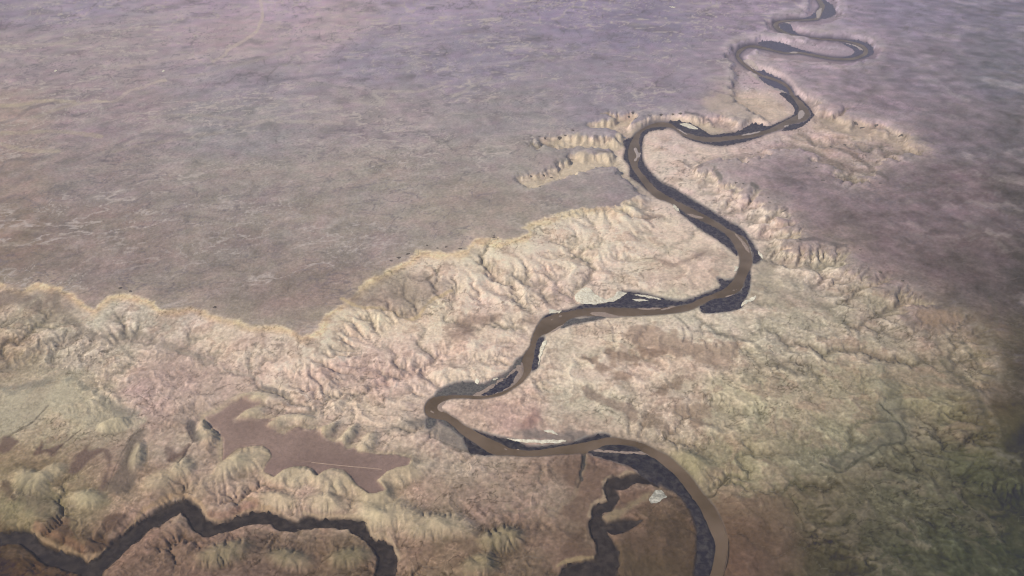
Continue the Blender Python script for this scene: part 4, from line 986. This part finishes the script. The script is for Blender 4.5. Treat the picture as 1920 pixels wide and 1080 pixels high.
for pts, lab in DRY:
    pp = shrink(pts, 2.6)
    o = drape('canyon_floor', pp, m_dry, 'scrub', z=.14, rag=3.4, step=3.0, top=.05, off=.05)
    if o: tag(o, lab, 'canyon floor', kind='structure')
for pts, lab in BARS:
    far_ = np.mean([p[1] for p in pts]) < 300
    o = drape('sandbar', pts, m_sand_far if far_ else m_sand, 'bar', z=.06, rag=.5, step=1.5)
    if o: tag(o, lab, 'sandbar', 'sandbars in the river')
for pts, nm, cat, lab in SALT:
    if not nm: continue
    hi_ = nm == 'salt_flat' and np.mean([p[1] for p in pts]) < 150
    o = drape(nm, pts, m_pan if nm == 'salt_pan' else m_salt, 'salt', z=2.0 if hi_ else .1, rag=.9, step=1.5, off=.05 if nm == 'salt_pan' else .085)
    if o: tag(o, lab, cat, 'white salt patches' if nm == 'salt_flat' else None)

# ---------------------------------------------------------------- dirt road over the brown mesa
def road(name, line, width, z, mat, lab):
    p = smooth_line(chart(line, z), 6)
    x, y = ground(p[:, 0], p[:, 1])
    tx = np.gradient(x); ty = np.gradient(y); L = np.hypot(tx, ty)
    nx, ny = -ty / L * width, tx / L * width
    vs = []; fs = []
    for i_ in range(len(x)):
        for f in (-1, 0, 1):
            xx, yy = x[i_] + nx[i_] * f, y[i_] + ny[i_] * f
            vs.append((xx, yy, float(height(xx, yy)) + .035))
    for i_ in range(len(x) - 1):
        for k_ in (0, 1):
            o_ = i_ * 3 + k_; fs.append((o_, o_ + 1, o_ + 4, o_ + 3))
    o = sheet_mesh(name, vs, fs); o.data.materials.append(mat)
    tag(o, lab, 'road', kind='structure')
m_road = two_tone('dusty track', tone((176, 148, 130), 135), tone((192, 164, 144), 135), 1.5)
m_road2 = two_tone('faint dusty track', tone((150, 124, 112), 135), tone((160, 134, 120), 135), 1.5)
road('dirt_road', [(584,867),(620,871),(650,874),(684,877),(716,880)], .10, 1.0, m_road, 'pale straight dirt road across the brown mesa')
road('dirt_road', [(424,826),(445,832),(480,832),(505,838),(525,852),(550,862),(584,866)], .07, 1.0, m_road2, 'faint curving dirt track along the mesa rim')

# ---------------------------------------------------------------- dark mounds standing in for shadowed ravines on the rims
m_ravine_shade = two_tone('ravine shade', tone((96, 88, 88), 220), tone((126, 114, 108), 220), 3.0, bstr=.8, bdist=.05)
rng = np.random.RandomState(5)
for px_, py_ in RAVINE_SHADES:
    cx, cy = ground(px_, py_, 1.9)
    d_ = math.hypot(cx, cy)
    ln = d_ / FPX * rng.uniform(2.6, 5.0); wd = ln * rng.uniform(.35, .6); rot = rng.uniform(-.9, .5)
    vs = []; fs = []; R_, A_ = 5, 12
    base = float(height(cx, cy))
    rad = [rng.uniform(.65, 1.3) for _ in range(A_)]
    for a_ in range(A_):
        an = 2 * math.pi * a_ / A_
        for r_ in range(1, R_ + 1):
            f = r_ / R_
            lx, ly = math.cos(an) * f * rad[a_] * ln, math.sin(an) * f * rad[a_] * wd * 1.6
            gx_, gy_ = cx + lx * math.cos(rot) - ly * math.sin(rot), cy + lx * math.sin(rot) + ly * math.cos(rot)
            top_ = (1 - f ** 2) * wd * .35 * rng.uniform(.5, 1.3)
            vs.append((gx_, gy_, float(height(gx_, gy_)) + top_ - (.05 if r_ == R_ else -.03)))
    vs.append((cx, cy, base + wd * .35))
    for a_ in range(A_):
        b_ = (a_ + 1) % A_
        fs.append((len(vs) - 1, a_ * R_, b_ * R_))
        for r_ in range(R_ - 1):
            fs.append((a_ * R_ + r_, a_ * R_ + r_ + 1, b_ * R_ + r_ + 1, b_ * R_ + r_))
    o = sheet_mesh('ravine_shade_mound', vs, fs)
    for p in o.data.polygons: p.use_smooth = False
    o.data.materials.append(m_ravine_shade)
    tag(o, 'small dark mound standing in for a shadowed ravine on the plateau rim above pale slopes', 'outcrop', 'dark ravine shade mounds along the plateau rims')

# ---------------------------------------------------------------- haze, light, camera
hb = bpy.data.meshes.new('haze')
hx, hy0, hy1, hz0, hz1 = 2600, -600, 5200, -3, 70
vs = [(-hx, hy0, hz0), (hx, hy0, hz0), (hx, hy1, hz0), (-hx, hy1, hz0), (-hx, hy0, hz1), (hx, hy0, hz1), (hx, hy1, hz1), (-hx, hy1, hz1)]
hb.from_pydata(vs, [], [(3, 2, 1, 0), (4, 5, 6, 7), (0, 1, 5, 4), (1, 2, 6, 5), (2, 3, 7, 6), (3, 0, 4, 7)])
ho = bpy.data.objects.new('haze', hb); COL.objects.link(ho)
mh = bpy.data.materials.new('haze'); mh.use_nodes = True
nt = mh.node_tree; nt.nodes.clear()
out = nt.nodes.new('ShaderNodeOutputMaterial'); vsn = nt.nodes.new('ShaderNodeVolumeScatter')
vsn.inputs['Color'].default_value = (.95, .84, .98, 1); vsn.inputs['Density'].default_value = .00072; vsn.inputs['Anisotropy'].default_value = 0
nt.links.new(vsn.outputs[0], out.inputs['Volume'])
hb.materials.append(mh)
tag(ho, 'thin lilac haze over the whole landscape', 'haze', kind='stuff')

SUN_EL, SUN_AZ = math.radians(40), math.radians(-118)    # azimuth from +Y, clockwise positive: from the left and a little behind
w = bpy.data.worlds.new('World'); scene.world = w; w.use_nodes = True
nt = w.node_tree; bg = nt.nodes['Background']
sky = nt.nodes.new('ShaderNodeTexSky'); sky.sky_type = 'NISHITA'; sky.sun_disc = False
sky.sun_elevation = SUN_EL; sky.sun_rotation = SUN_AZ
sky.altitude = 1500
nt.links.new(sky.outputs[0], bg.inputs[0]); bg.inputs[1].default_value = .115
sl = bpy.data.lights.new('sun', 'SUN'); sl.energy = 4.0; sl.angle = math.radians(.5); sl.color = (1, .95, .87)
so = bpy.data.objects.new('sun', sl); COL.objects.link(so)
d = Vector((math.sin(SUN_AZ) * math.cos(SUN_EL), math.cos(SUN_AZ) * math.cos(SUN_EL), math.sin(SUN_EL)))
so.rotation_euler = d.to_track_quat('Z', 'Y').to_euler()

cam = bpy.data.cameras.new('camera'); co = bpy.data.objects.new('camera', cam); COL.objects.link(co)
cam.sensor_width = 36; cam.lens = 36 * FPX / 1920
cam.clip_start = .5; cam.clip_end = 20000
co.location = (0, 0, CAM_H); co.rotation_euler = (math.pi / 2 - PITCH, 0, 0)
scene.camera = co
scene.view_settings.view_transform = 'Standard'; scene.view_settings.look = 'None'
scene.view_settings.exposure = 0; scene.view_settings.gamma = 1
scene.cycles.use_denoising = True
scene.cycles.denoising_prefilter = 'FAST'
scene.cycles.filter_width = 1.15
scene.cycles.volume_bounces = 0; scene.cycles.max_bounces = 4
scene.cycles.volume_step_rate = 10
